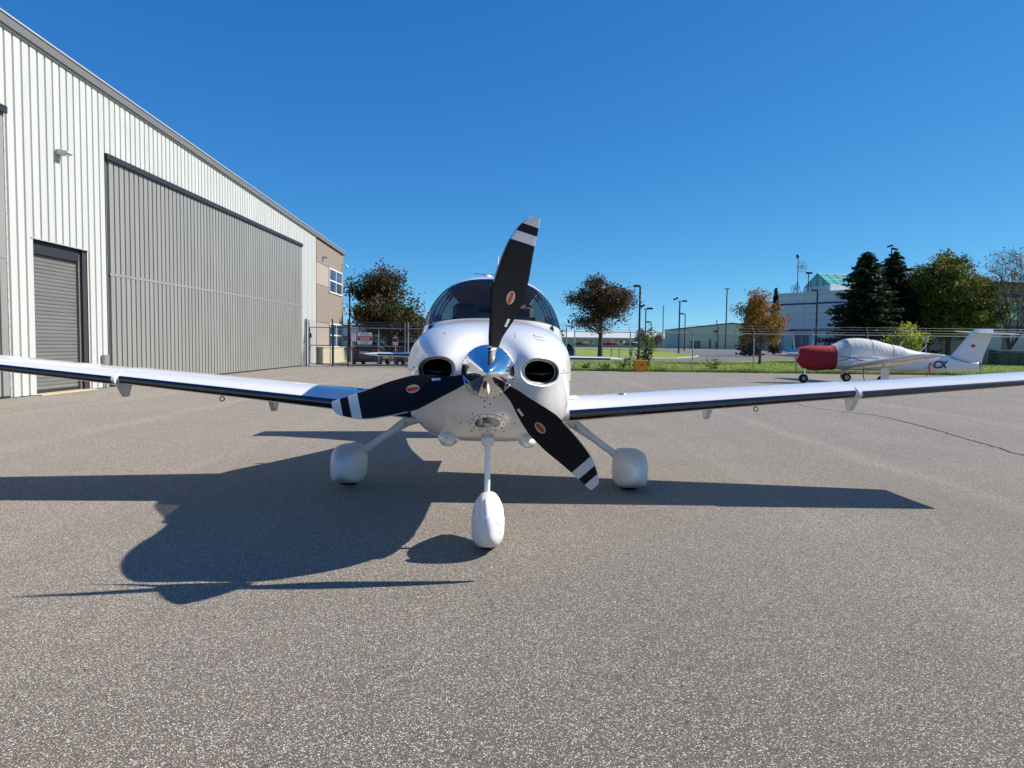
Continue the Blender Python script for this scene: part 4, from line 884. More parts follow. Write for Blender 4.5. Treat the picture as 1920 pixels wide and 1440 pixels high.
# ================================================================ trees and plants
pm('bark', srgb(74, 62, 54), 0.95, var=0.25, scale=9, bump=0.6, bscale=14)
def leaf_object(name, P, size, cols, parent, N=None, flat=None, kind=None, sizevar=.4):
    P = np.asarray(P); n = len(P)
    a = rng.normal(size=(n, 3)); a /= np.linalg.norm(a, axis=1)[:, None]
    b = np.cross(a, rng.normal(size=(n, 3))); b /= np.linalg.norm(b, axis=1)[:, None]
    if flat: a[:, 2] *= flat; b[:, 2] *= flat
    sz = size * rng.uniform(1 - sizevar, 1 + sizevar, (n, 1)); V = np.empty((n * 4, 3)); V[0::4] = P - a * sz; V[1::4] = P + b * sz * .6; V[2::4] = P + a * sz; V[3::4] = P - b * sz * .6
    C = np.ones((n * 4, 4)); C[:, :3] = np.repeat(np.clip(cols, 0, 1), 4, 0)
    me = bpy.data.meshes.new(name); me.vertices.add(n * 4); me.vertices.foreach_set('co', V.ravel()); me.loops.add(n * 4); me.loops.foreach_set('vertex_index', np.arange(n * 4)); me.polygons.add(n); me.polygons.foreach_set('loop_start', np.arange(0, n * 4, 4)); me.update(); me.validate()
    at = me.color_attributes.new('tint', 'FLOAT_COLOR', 'POINT'); at.data.foreach_set('color', C.ravel()); me.materials.append(MATS['leaf'])
    o = bpy.data.objects.new(name, me); COL.objects.link(o); o.parent = parent; 
    if kind: o['kind'] = kind
    return o
def pick(cols, n, w=None):
    k = rng.choice(len(cols), n, p=w); return np.array([srgb(*c) for c in cols])[k] * rng.uniform(.75, 1.3, (n, 1))
def broadleaf(name, label, loc, H, r, z0, cols, nclump, nleaf, size, group='trees beyond the fence', trunk=.18, lobes=7, sig=.5, wts=None, twigs=True, bias=.5, top=1.0):
    x, y = loc; t = thing(name, label, 'tree', (x, y, float(gz(x, y))), group=group)
    zc, rz = (z0 + H) / 2, (H - z0) / 2
    # lumpy crown: several overlapping lobes
    L = [(0, 0, zc, r * .72, rz * .9)]
    for i in range(lobes):
        a = 2 * math.pi * (i + random.random() * .7) / lobes; h = random.uniform(-.65, .6); k = math.sqrt(1 - (h * .85) ** 2)
        L.append((math.cos(a) * r * .52 * k, math.sin(a) * r * .52 * k, zc + h * rz * .75, r * random.uniform(.36, .52), rz * random.uniform(.28, .42)))
    L.append((random.uniform(-.15, .15) * r, 0, H - rz * .38 * top, r * .34, rz * .38 * top))
    C = []
    while len(C) < nclump:
        l = L[random.randrange(len(L))]; d = Vector((random.gauss(0, 1), random.gauss(0, 1), random.gauss(0, 1))).normalized() * random.random() ** bias
        C.append((l[0] + d.x * l[3], l[1] + d.y * l[3], max(z0, l[2] + d.z * l[4])))
    b = MB(); b.tube([(0, 0, -.05), (.03, .02, z0 * .7), (.05, 0, zc), (0, 0, H * .82)], [trunk * 1.25, trunk, trunk * .6, trunk * .12], 10)
    b.build('trunk', 'bark', t, smooth=60)
    br = MB()
    for i, c in enumerate(C):
        if i % 2 and not twigs: continue
        zs = max(z0 * .6, min(c[2] - .25 * math.hypot(c[0], c[1]) - .3, H * .75)); m = (c[0] * .5 + random.gauss(0, .12), c[1] * .5 + random.gauss(0, .12), (zs + c[2]) / 2 + .15)
        k = trunk * random.uniform(.14, .26); br.tube([(0.02, 0, zs), m, c], [k, k * .6, .012], 5, cap=False)
        if twigs:
            for q in range(3):
                e_ = Vector(c) + Vector((random.gauss(0, .5), random.gauss(0, .5), random.gauss(.25, .4))) * (sig * 1.6); br.tube([c, tuple(e_)], [.014, .006], 4, cap=False)
    br.build('limbs', 'bark', t, kind='stuff')
    C = np.array(C); P = np.repeat(C, nleaf, 0) + rng.normal(0, sig, (len(C) * nleaf, 3)) * np.array([1, 1, .75])
    tone = np.repeat(rng.integers(0, len(cols), len(C)), nleaf); mixk = rng.random(len(P)) < .55
    col = pick(cols, len(P), wts); base = np.array([srgb(*c) for c in cols])[tone] * rng.uniform(.75, 1.3, (len(P), 1)); col[mixk] = base[mixk]
    leaf_object('crown', P, size, col, t, kind='stuff'); return t
def spruce(label, loc, H, r, group='trees beyond the fence', seed=0, cols=((34, 46, 34), (44, 58, 38), (56, 68, 42), (70, 80, 50))):
    x, y = loc; t = thing('spruce_tree', label, 'tree', (x, y, float(gz(x, y))), group=group)
    MB().tube([(0, 0, -.05), (0, 0, H * .5), (0, 0, H)], [.2, .12, .02], 8).build('trunk', 'bark', t)
    P = []; br = MB(); z = .5
    while z < H - .1:
        k = 1 - z / H; R_ = r * (k ** .6) * random.uniform(.78, 1.12) + .12; nb = int(8 + 9 * k)
        for i in range(nb):
            a = random.uniform(0, 6.283); Ri = R_ * random.uniform(.6, 1.1); dr = .28 + .1 * random.random()
            n = max(4, int(Ri * 30))
            for q in range(n):
                u_ = (q + random.random()) / n; wd = .3 * (1 - u_ * .5) * min(1, Ri)
                P.append((math.cos(a) * Ri * u_ + random.gauss(0, wd * .5), math.sin(a) * Ri * u_ + random.gauss(0, wd * .5), z - dr * Ri * u_ + .22 * Ri * u_ * u_ + random.gauss(0, .07)))
            br.tube([(0, 0, z), (math.cos(a) * Ri * .5, math.sin(a) * Ri * .5, z - dr * Ri * .45), (math.cos(a) * Ri, math.sin(a) * Ri, z - dr * Ri + .2 * Ri)], [.03, .02, .008], 4, cap=False)
        z += .16 + .16 * k
    br.build('limbs', 'bark', t, kind='stuff')
    leaf_object('crown', P, .2, pick(cols, len(P), [.35, .35, .2, .1]), t, flat=.5, kind='stuff'); return t
DG = [(50, 64, 34), (62, 78, 38), (78, 86, 42), (92, 66, 38), (104, 60, 36)]
broadleaf('maple_tree', 'full dark green and rust maple standing behind the parked cars', (-10.2, 57), 7.6, 3.8, 0.9, DG, 300, 110, .10, trunk=.2, sig=.38, wts=[.3, .3, .2, .12, .08], twigs=False, bias=.45)
broadleaf('maple_tree', 'thinning russet brown maple on the lawn right of the aircraft nose', (10.6, 84), 10.0, 4.7, 2.1, [(92, 62, 40), (82, 56, 38), (106, 78, 46), (72, 70, 40), (62, 54, 36)], 280, 58, .115, trunk=.27, sig=.42, bias=.5)
broadleaf('maple_tree', 'small orange and yellow green maple in front of the white building', (22.1, 62), 6.9, 2.5, .8, [(184, 98, 40), (166, 84, 36), (148, 120, 50), (110, 116, 48), (120, 112, 52)], 130, 60, .085, trunk=.12, sig=.3, top=1.3)
broadleaf('maple_tree', 'big olive green maple right of the spruces with yellowing side', (48.9, 78), 12.8, 5.4, 1.2, [(78, 94, 36), (96, 112, 40), (112, 118, 44), (62, 78, 34), (128, 108, 46)], 440, 110, .14, trunk=.3, sig=.42, twigs=False, bias=.35, lobes=13)
broadleaf('shrub', 'bright yellow green bush behind the tail of the covered airplane', (30.7, 54), 3.6, 1.7, .3, [(176, 178, 48), (150, 162, 48), (196, 186, 60), (120, 140, 44)], 90, 40, .09, trunk=.06, sig=.22, lobes=6)
for hx, hy, hh, lab in ((-7.4, 61, 2.3, 'dark rounded shrub behind the black SUV'), (-4.2, 62, 2.0, 'low dark shrub right of the left maple'), (-13.2, 64, 2.4, 'dark shrub beyond the brown office corner'), (-10.4, 63, 2.0, 'dark shrub directly behind the left maple trunk')):
    broadleaf('shrub', lab, (hx, hy), hh, 1.7, .1, DG, 70, 36, .13, group='shrubs behind the parked cars', trunk=.06, sig=.28, twigs=False, lobes=5)
spruce('tall dark spruce at the corner of the white building', (36.4, 72), 11.5, 4.7)
spruce('second dark spruce behind the taller one beside the olive maple', (43.6, 80), 12.6, 5.0)
spruce('slim dark spruce half hidden behind the orange maple', (34.2, 100), 8.3, 1.9)
spruce('spruce tip rising just above the orange maple', (42.2, 112), 10.6, 1.0)
# nearly bare tree on the right
def bare_tree(label, loc, H, lean):
    x, y = loc; t = thing('bare_tree', label, 'tree', (x, y, float(gz(x, y))), group='trees beyond the fence'); b = MB(); tips = []
    def grow(p, d, l, r, n):
        q = p + d * l; b.tube([tuple(p), tuple((p + q) / 2 + Vector((random.gauss(0, .06), random.gauss(0, .06), 0)) * l), tuple(q)], [r, r * .8, r * .62], 5 if n > 2 else 4, cap=False)
        if n == 0: tips.append(tuple(q)); return
        for k in range(3 if n > 1 else 4):
            dd = (d + Vector((random.gauss(0, .42), random.gauss(0, .42), random.gauss(.05, .3))) + lean * .06).normalized(); grow(q, dd, l * random.uniform(.62, .86), r * .6, n - 1)
    for i in range(7):
        a = i * .9; grow(Vector((0, 0, 1.5)), (Vector((math.cos(a) * .45, math.sin(a) * .45, 1)) + lean * .5).normalized(), H * .21, .09, 4)
    MB().tube([(0, 0, -.05), (0, 0, 1.6)], [.3, .24], 10).build('trunk', 'bark', t); b.build('limbs', 'bark', t, kind='stuff')
    T = np.array(tips); T = T[rng.random(len(T)) < .7]; T = np.repeat(T, 4, 0) + rng.normal(0, .2, (len(T) * 4, 3)); leaf_object('sparse_leaves', T, .10, pick([(140, 104, 54), (120, 110, 50), (110, 80, 48)], len(T)), t, kind='stuff')
bare_tree('nearly bare tree spreading over the end of the white building at the right', (52.2, 73), 15.5, Vector((.45, -.1, .15)))
for i, (x, y, H) in enumerate(((53, 285, 7.5), (60, 290, 6.5), (-52, 160, 7), (8.6, 160, 5.2))):
    broadleaf('small_tree', ['brown autumn tree between the far hangars', 'lower brown tree right of the far low hangars', 'round tree far behind the hangar corner', 'little dark tree far off beside the windshield'][i], (x, y), H, H * .5, 1.0, [(110, 92, 60), (90, 80, 50), (70, 70, 44)], 40, 24, .32, sig=.6, twigs=False)
# plant on the fence and its tub
vine = thing('climbing_plant', 'leafy green climbing plant growing up the fence above the yellow tub', 'plant', (7.85, 41.25, 0)); b = MB(); Pv = []
for k in range(9):
    x, z = random.gauss(0, .12), 0; p = [(x, 0, 0)]; dx = [.08, .05, -.06, .3, .28, .02, -.35, .12, .2][k]
    hh = [2.4, 2.1, 1.5, 2.5, 1.9, 1.3, 1.2, 2.6, 2.2][k]
    for q in range(1, 9): x += dx * .22 + random.gauss(0, .05); z += hh / 8; p.append((x, random.gauss(0, .05), z))
    b.tube(p, [.022] * 5 + [.015, .012, .01, .006], 5)
    for q in p[2:]:
        for _ in range(9): Pv.append((q[0] + random.gauss(0, .16), q[1] + random.gauss(0, .12), q[2] + random.gauss(0, .13)))
b.build('stems', 'bark', vine); leaf_object('foliage', Pv, .085, pick([(96, 124, 40), (120, 146, 50), (72, 98, 36), (150, 160, 64)], len(Pv)), vine, kind='stuff')
pm('tub_yellow', srgb(226, 150, 24), 0.5, var=0.05, scale=5); pm('soil', srgb(52, 42, 34), 1.0, var=.3)
tub = thing('planter_tub', 'orange yellow square plastic tub standing at the fence', 'planter', (7.42, 40.25, 0)); b = MB()
b.box((0, 0, .31), (.58, .5, .62)); b.V = [(x * (1 + .22 * (z / .62)), y * (1 + .22 * (z / .62)), z) for x, y, z in b.V]; b.build('body', 'tub_yellow', tub)
MB().bbox((0, 0, .65), (.78, .68, .07), .02).build('rim', 'tub_yellow', tub); MB().box((0, 0, .689), (.64, .54, .006)).build('soil', 'soil', tub); MB().box((.06, -.296, .4), (.1, .006, .08)).build('label_plate', 'dark_trim', tub)
weed_spots = ((11.95, 41.3, 1.0, 'sparse reddish weed standing against the fence mesh', [(96, 70, 44), (80, 84, 40), (120, 60, 44)]), (4.4, 41.4, .45, 'low dark weeds at the left end of the grass', [(64, 76, 36), (84, 88, 44)]), (5.6, 41.3, .4, 'low leafy weeds under the tailplane tip', [(70, 86, 36), (96, 100, 46)]), (6.6, 41.2, .9, 'small bushy sapling left of the yellow tub', [(80, 100, 36), (104, 122, 44)]))
for x, y, h, lab, cc in weed_spots:
    t = thing('weed', lab, 'plant', (x, y, 0), group='weeds along the fence'); b = MB(); P = []
    for k in range(10):
        d = Vector((random.gauss(0, .45), random.gauss(0, .25), 1)) * h * random.uniform(.5, 1); b.tube([(random.gauss(0, .08), 0, 0), tuple(d * .5), tuple(d)], [.012, .009, .004], 4)
        for q in range(14): u_ = random.uniform(.3, 1.05); P.append(tuple(d * u_ + Vector((random.gauss(0, .07), random.gauss(0, .07), random.gauss(0, .05)))))
    b.build('stems', 'bark', t); leaf_object('leaves', P, .055, pick(cc, len(P)), t, kind='stuff')

# ================================================================ cars behind the gate
glassmat('car_glass', (.06, .065, .07), 1.4); pm('tail_red', srgb(120, 14, 18), 0.2, var=.1); pm('plate_white', (.65, .67, .68), .5)
def car(name, label, loc, rz, paint, L_, W, body, house, roof, plate=True, group='cars parked behind the gate'):
    t = thing(name, label, 'car', loc, rz, group)
    def loft(st, n=4.0, m=36):
        R_ = []
        for y, hw, zb, zt in st:
            zc, hh = (zb + zt) / 2, (zt - zb) / 2; R_.append([(hw * np.sign(math.cos(a)) * abs(math.cos(a)) ** (2 / n), y, zc + hh * np.sign(math.sin(a)) * abs(math.sin(a)) ** (2 / n)) for a in np.linspace(0, 2 * math.pi, m + 1)[:-1]])
        return ringloft(R_)
    V, F = loft(body); o = mk('body', V, F, paint, t, 40); fixn(o.data)
    V, F = loft(house, 3.2); o = mk('windows', V, F, 'car_glass', t, 40); fixn(o.data)
    V, F = loft(roof, 4.0); o = mk('roof', V, F, paint, t, 40); fixn(o.data)
    for s in (-1, 1):
        for y in (.85, L_ - .9):
            c = (s * (W / 2 - .11), y, .33); wv = MB().lathe([(.2, -.1), (.31, -.11), (.33, -.07), (.33, .07), (.31, .11), (.2, .1)], 28, 'x', c).build('wheel', 'black_rubber', t, smooth=40); MB().lathe([(.02, -.09), (.2, -.1), (.2, .1), (.02, .09)], 18, 'x', c).build('rim', 'steel', wv)
        MB().bbox((s * (W / 2 - .24), .07, body[2][3] - .16), (.42, .12, .15), .03).build('tail_light', 'tail_red', t)
        MB().tube([(s * (W / 2 - .12), house[1][0] + .1, house[1][2] + .1), (s * (house[3][1] - .02), house[3][0], house[3][3] - .06)], .03, 6).build('rear_pillar', paint, t)
        MB().bbox((s * (W / 2 + .06), L_ * .62, 1.02), (.18, .1, .13), .03).build('mirror', paint, t)
    MB().box((0, body[0][0] - .012, body[2][3] - .30), (.52, .02, .14)).build('number_plate', 'plate_white', t)
    MB().bbox((0, .05, .42), (W * .82, .12, .2), .03).build('bumper', 'dark_trim', t)
    return t
pm('paint_navy', srgb(26, 34, 56), .25, coat=.8, var=.05); pm('paint_black', (.012, .012, .015), .25, coat=.8, var=.05); pm('paint_plum', srgb(40, 22, 30), .25, coat=.8, var=.05)
SED = dict(L_=4.7, W=1.88, body=[(0, .74, .42, .86), (.06, .86, .3, .98), (.3, .91, .22, 1.06), (1.2, .94, .2, 1.02), (2.6, .94, .2, .98), (3.8, .93, .2, .93), (4.4, .86, .24, .8), (4.68, .7, .32, .62)], house=[(.3, .70, .9, 1.05), (.7, .74, .9, 1.2), (1.2, .74, .9, 1.38), (1.7, .72, .9, 1.45), (2.3, .70, .9, 1.43), (2.9, .70, .9, 1.25), (3.5, .7, .88, .98)], roof=[(1.05, .6, 1.33, 1.37), (1.35, .64, 1.36, 1.445), (1.8, .64, 1.4, 1.475), (2.3, .62, 1.36, 1.455), (2.6, .58, 1.32, 1.37)])
SUVd = dict(L_=4.7, W=1.92, body=[(0, .8, .45, .98), (.06, .9, .32, 1.1), (.3, .94, .25, 1.15), (1.2, .96, .24, 1.12), (2.8, .96, .24, 1.1), (3.8, .95, .25, 1.05), (4.4, .9, .28, .92), (4.68, .75, .36, .75)], house=[(.12, .76, 1.0, 1.2), (.35, .78, 1.0, 1.5), (.7, .78, 1.0, 1.62), (1.6, .76, 1.0, 1.67), (2.4, .74, 1.0, 1.63), (3.0, .72, 1.0, 1.4), (3.5, .72, .98, 1.1)], roof=[(.25, .66, 1.52, 1.6), (.6, .7, 1.56, 1.68), (1.6, .7, 1.6, 1.71), (2.4, .66, 1.54, 1.66), (2.7, .6, 1.48, 1.56)])
car('parked_car', 'navy SUV seen from behind through the gate mesh', (-9.55, 44.6, 0), 0, 'paint_navy', **SUVd)
car('parked_car', 'black SUV parked right of the navy one', (-6.85, 45.2, 0), 0, 'paint_black', **SUVd)
car('parked_car', 'dark plum SUV half hidden behind the right of the cowling', (6.1, 68.0, 0), rad(90), 'paint_plum', **SUVd)
car('parked_car', 'black car beyond the brown office corner', (-13.4, 60.5, 0), 0, 'paint_black', **SED)

# ================================================================ lamp posts, masts
pm('pole_brown', srgb(44, 40, 40), .6, var=.1); pm('pole_grey', srgb(110, 116, 124), .5)
def lamp(label, x, y, H, heads, r=.09, m_='pole_brown', name='lamp_post'):
    z = float(gz(x, y)); t = thing(name, label, 'lamp post', (x, y, z), group='lamp posts beyond the fence'); H -= z
    MB().tube([(0, 0, -.05), (0, 0, H)], [r, r * .8], 8).build('pole', m_, t)
    for (dx, tilt) in heads:
        h = thing('lamp_head', None, None); h.parent = t
        MB().tube([(0, 0, H - .12), (dx * .6, 0, H - .05)], .04, 6).build('arm', m_, h); MB().bbox((0, 0, 0), (.75, .42, .24), .05).build('housing', m_, h).matrix_local = Matrix.Translation((dx, 0, H + tilt * .35)) @ Matrix.Rotation(-tilt * .5, 4, 'Y')
lamp('tall dark lamp post right of the russet maple', 14.66, 80.5, 8.45, [(-.42, 0)], .13)
lamp('dark twin head lamp post just right of the tallest near post', 17.0, 89, 6.35, [(-.5, .8), (.5, 0)]); lamp('short far lamp post above the climbing plant', 22.3, 112, 5.45, [(-.5, 0)])
lamp('twin head lamp post on the tip of the lawn island', 24.9, 104, 8.35, [(-.62, .9), (.7, 0)], .13); lamp('single head lamp post left of the far grey hangar', 31.2, 126, 7.5, [(-.6, 0)], .11)
lamp('very tall slender floodlight mast in front of the far grey hangar', 64.4, 210, 19.2, [(-.4, 0), (.4, 0)], .22)
lamp('thin pole standing between the lamp posts', 56.2, 260, 17.0, [], .22, 'pole_grey', 'flag_pole')
lamp('dark lamp post at the edge of the left maple', -13.95, 59.5, 5.9, [(.5, -.3)], .08)
lamp('tall light behind the dark spruces', 52.4, 97, 15.6, [(-.25, .6), (.45, -.5)], .1); lamp('dark lamp post before the white building', 45.4, 104, 10.2, [(-.5, 0)], .16)
for x, lab in ((10.0, 'left of two thin dark posts on the lawn'), (10.8, 'right of two thin dark posts on the lawn')):
    t = thing('marker_post', lab, 'post', (x, 70.2, 0), group='thin posts on the lawn'); MB().tube([(0, 0, 0), (0, 0, 1.25)], .035, 8).build('stake', 'dark_post', t); MB().box((0, 0, 1.26), (.08, .08, .03)).build('cap', 'dark_post', t)

# ================================================================ far buildings
pm('panel_white', srgb(206, 206, 208), .5, var=.02, scale=.3); pm('stripe_blue', srgb(26, 34, 108), .5); pm('far_grey', srgb(176, 178, 182), .6, var=.03, scale=.3); pm('far_roof', srgb(214, 212, 208), .6, var=.03); pm('roof_dark', srgb(50, 52, 60), .6)
pm('shade_grey', srgb(120, 112, 108), .7, var=.05, scale=.5); pm('teal_glass', srgb(96, 172, 160), .12, var=.12, scale=.25, spec=.8); pm('teal_dark', srgb(52, 92, 96), .15, var=.2, scale=.4, spec=.8); pm('mullion', srgb(84, 96, 104), .5)
WB = thing('white_building', 'white panelled building with blue stripes and green glass roof light', 'building', (60.4, 150, 0.9), math.atan2(-.809, .588))
def seg(a, b, ztop, stripe, zlow=0.0):
    z = zlow; k = 0
    while z < ztop - .2:
        z1 = min(z + 1.33, ztop); n = max(1, round((b - a) / 6.5))
        for i in range(n): x0, x1 = a + (b - a) * i / n, a + (b - a) * (i + 1) / n; MB().box(((x0 + x1) / 2, .1 + .002 * (i % 2), (z + z1) / 2), (x1 - x0 - .06, .2, z1 - z - .05)).build('wall_panel', 'panel_white', WB)
        z = z1
    MB().box(((a + b) / 2, 6, ztop / 2 - .1), (b - a, 11.6, ztop - .2)).build('core', 'far_grey', WB)
    MB().box(((a + b) / 2, -.03, stripe), (b - a, .08, .36)).build('blue_stripe', 'stripe_blue', WB)
    MB().box(((a + b) / 2, 6, ztop + .05), (b - a + .1, 12.2, .12)).build('parapet_cap', 'far_roof', WB)
seg(-11.2, -4.3, 10.9, 8.9); seg(-4.3, 30, 12.45, 10.1)
MB().box((13, -.05, 4.55), (34, .1, .5)).build('blue_stripe', 'stripe_blue', WB)
MB().box((1.9, -.04, 1.9), (3.7, .1, 3.8)).build('service_door', 'trim_grey', WB); MB().box((2.2, -.1, 2.2), (.12, .04, 1.4)).build('door_handle', 'plate_white', WB)
for k in range(4): MB().box((-10 + k * 2.3, -.03, 1.7), (2.1, .08, 3.2)).build('garage_door', 'far_grey', WB)
# glass ridge roof light
rl = bpy.data.objects.new('roof_light', None); COL.objects.link(rl); rl.parent = WB; rl.rotation_euler = (0, 0, rad(18) - math.atan2(-.809, .588)); rl.location = (7.2, 1.6, 0)
A0, A1, B0, B1, ZB, ZR = 0.0, 13.0, 0.0, 7.6, 13.9, 16.6; BM = (B0 + B1) / 2
MB().box(((A0 + A1) / 2, BM, 13.1), (A1 - A0 + .3, B1 - B0 + .4, 1.5)).build('curb', 'panel_white', rl)
for k in range(6):
    x0, x1 = A0 + (A1 - A0) * k / 6, A0 + (A1 - A0) * (k + 1) / 6
    for j in range(2):
        u0, u1 = j / 2, (j + 1) / 2
        for sgn, e0 in ((1, B0), (-1, B1)):
            mk('glass_pane', [(x, e0 + (BM - e0) * u_, ZB + (ZR - ZB) * u_) for x, u_ in ((x0 + .05, u0 + .01), (x1 - .05, u0 + .01), (x1 - .05, u1 - .01), (x0 + .05, u1 - .01))], [(0, 1, 2, 3)], 'teal_glass', rl)
mk('gable_glass', [(A0, B0, ZB), (A0, BM, ZR), (A0, B1, ZB)], [(0, 1, 2)], 'teal_glass', rl)
b = MB()
for k in range(7):
    x = A0 + (A1 - A0) * k / 6; b.tube([(x, B0, ZB), (x, BM, ZR), (x, B1, ZB)], .09, 6)
for u_ in (0, .5, 1): 
    for e0 in (B0, B1): b.tube([(A0, e0 + (BM - e0) * u_, ZB + (ZR - ZB) * u_), (A1, e0 + (BM - e0) * u_, ZB + (ZR - ZB) * u_)], .07, 6)
for q in (.25, .5, .75): y = B0 + (B1 - B0) * q; b.tube([(A0 - .02, y, ZB), (A0 - .02, y, ZB + (ZR - ZB) * (1 - abs(2 * q - 1)))], .06, 6)
b.build('glazing_bars', 'mullion', rl)
ma = thing('roof_mast', 'thin antenna mast with round grid dishes on the white building roof', 'antenna', (61.3, 150.5, 13.4)); MB().tube([(0, 0, 0), (0, 0, 7.4)], .1, 8).build('pole', 'pole_grey', ma); MB().ell((-.2, 0, 7.9), (.32, .3, .5)).build('beacon', 'dark_post', ma, smooth=60)
for nm, cx, cz, r in (('grid_dish', .75, 5.6, 1.05), ('grid_dish', -.55, .9, .85)):
    b = MB()
    for k in (1, .45): b.tube([(cx + r * k * math.cos(a), -.2, cz + r * k * math.sin(a)) for a in np.linspace(0, 6.283, 29)], .05, 5)
    for a in np.linspace(0, math.pi, 7)[:-1]: b.tube([(cx - r * math.cos(a), -.2, cz - r * math.sin(a)), (cx + r * math.cos(a), -.2, cz + r * math.sin(a))], .025, 4)
    b.build(nm, 'pole_grey', ma)
b = MB()
for x in (-1.2, 1.2): b.tube([(x * .7, 0, 0), (0, 0, 2.6)], .05, 5)
b.build('stay', 'pole_grey', ma)
t = thing('roof_floodlight', 'dark floodlight pole beside the glass roof light', 'lamp post', (63.3, 149.8, 13.4)); MB().tube([(0, 0, 0), (0, 0, 4.1)], .1, 6).build('pole', 'pole_brown', t); MB().bbox((0.1, 0, 4.3), (1.3, .5, .4), .05).build('housing', 'pole_brown', t)
GB = thing('white_building_end', 'right end of the white building with teal window, its shade painted grey', 'building', (54, 95, .25))
MB().box((24, 8, 5.2), (48, 16, 10.4)).build('wall', 'shade_grey', GB); MB().box((24, 7.9, 10.45), (48.4, 16.4, .3)).build('roof_edge', 'roof_dark', GB)  # wall colour has the shade on the white building put into its grey
for z in (8.75, 4.4): MB().box((24, -.04, z), (48, .08, .36)).build('blue_stripe', 'stripe_blue', GB)
for x0 in (10.9, 18.5, 26):
    wdw = bpy.data.objects.new('window', None); COL.objects.link(wdw); wdw.parent = GB
    MB().box((x0 + 1.95, -.03, 6.9), (4.1, .06, 2.75)).build('frame', 'far_grey', wdw)
    for i in range(2): MB().box((x0 + 1.0 + i * 1.92, -.07, 7.3), (1.8, .03, 1.7)).build('pane', 'teal_dark', wdw)
    MB().box((x0 + 1.95, -.07, 5.95), (3.75, .03, .75)).build('pane', 'panel_white', wdw)
for x0 in (11.5, 15.2): MB().box((x0, -.05, 1.9), (2.6, .1, 3.6)).build('pale_door', 'far_grey', GB)
FH = thing('far_hangar', 'grey gable hangar with dark roof edge beyond the road', 'hangar', (56, 230, 1.0))
MB().prism([(0, 0), (36, 0), (36, 6.6), (16.3, 8.4), (0, 6.5)], 0, 26, 'xz').build('wall', 'far_grey', FH)
MB().prism([(-.3, 6.5), (16.3, 8.45), (36.3, 6.6), (36.3, 6.95), (16.3, 8.8), (-.3, 6.85)], -.4, 26.4, 'xz').build('roof', 'roof_dark', FH)
for x0, w_, h_ in ((4.6, 3.2, 2.6), (9.4, .8, 3.2), (11.6, .9, 2.4), (25, 3.5, 2.4)): MB().box((x0, -.06, h_ / 2), (w_, .12, h_)).build('door', 'mullion', FH)
MB().tube([(11.9, -.2, 0), (11.9, -.2, 7.6)], .12, 6).build('downpipe', 'mullion', FH); MB().prism([(10.4, 5.9), (11.8, 6.3), (11.8, 4.7), (11.2, 5.0)], -.5, -.1, 'xz').build('wall_light', 'dark_post', FH)
for x0, z0, z1 in ((13.8, 7.6, 9.9), (23, 7.7, 9.2)): MB().tube([(x0, 8, z0), (x0, 8, z1)], .16, 6).build('roof_vent', 'dark_post', FH)
LH = thing('low_hangar_row', 'long low hangar row with pale roof on the horizon', 'hangar', (20, 330, 1.0))
MB().box((28, 8, 2.3), (56, 16, 4.6)).build('wall', 'far_grey', LH); MB().prism([(-1, 4.6), (8, 7.2), (17, 4.6)], -.5, 56.5, 'yz').build('roof', 'far_roof', LH)
for k in range(6): MB().box((5 + k * 9, -.06, 1.9), (7.4, .12, 3.8)).build('hangar_door', 'galvanised', LH)
t = thing('far_white_building', 'low white building with dark window band far behind the left maple', 'building', (-42, 140, .9))
MB().box((14, 5, 2.0), (28, 10, 4.0)).build('wall', 'panel_white', t); MB().box((14, -.05, 1.5), (28, .1, 1.0)).build('window_band', 'teal_dark', t); MB().box((14, 4.9, 4.1), (28.6, 10.6, .3)).build('roof', 'roof_dark', t)
# small aircraft on the far apron
pm('far_red', srgb(170, 40, 50), .5); pm('far_maroon', srgb(96, 36, 44), .5); pm('far_blue', srgb(60, 80, 130), .5)
def tiny(label, x, y, rz, m1, m2):
    t = thing('small_airplane', label, 'airplane', (x, y, float(gz(x, y))), rz, 'small aircraft on the far apron')
    MB().tube([(-3.2, 0, 1.3), (-2.6, 0, 1.35), (-.5, 0, 1.4), (1.5, 0, 1.45), (4.2, 0, 1.55)], [.12, .5, .62, .5, .12], 12).build('fuselage', m1, t, smooth=50)
    MB().bbox((-.6, 0, 2.1), (1.5, 10.4, .16), .05).build('wing', m2, t); MB().bbox((4.0, 0, 1.6), (.9, 3.2, .08), .03).build('tailplane', m2, t)
    MB().prism([(3.3, 1.6), (4.6, 1.6), (4.6, 2.8), (4.1, 2.8)], -.05, .05, 'xz').build('tail_fin', m1, t); MB().bbox((-.6, 0, 1.75), (1.6, .95, .6), .1).build('cabin', 'car_glass', t)
    for px_, py_ in ((-2.3, 0), (0, 1.1), (0, -1.1)): MB().lathe([(.1, -.08), (.22, -.08), (.22, .08), (.1, .08)], 14, 'y', (px_, py_, .22)).build('wheel', 'black_rubber', t); MB().tube([(px_, py_, .2), (px_ * .9, py_ * .4, 1.0)], .05, 5).build('strut', 'steel', t)
tiny('tiny maroon and white airplane left of the russet maple trunk', 27, 270, rad(20), 'far_maroon', 'white_paint'); tiny('tiny red airplane just right of the russet maple trunk', 38.5, 272, rad(-15), 'far_red', 'far_red'); tiny('tiny blue and white airplane near the dark lamp post', 46, 268, rad(160), 'far_blue', 'white_paint'); tiny('tiny white airplane between the red and blue ones', 42.5, 285, rad(30), 'white_paint', 'white_paint')
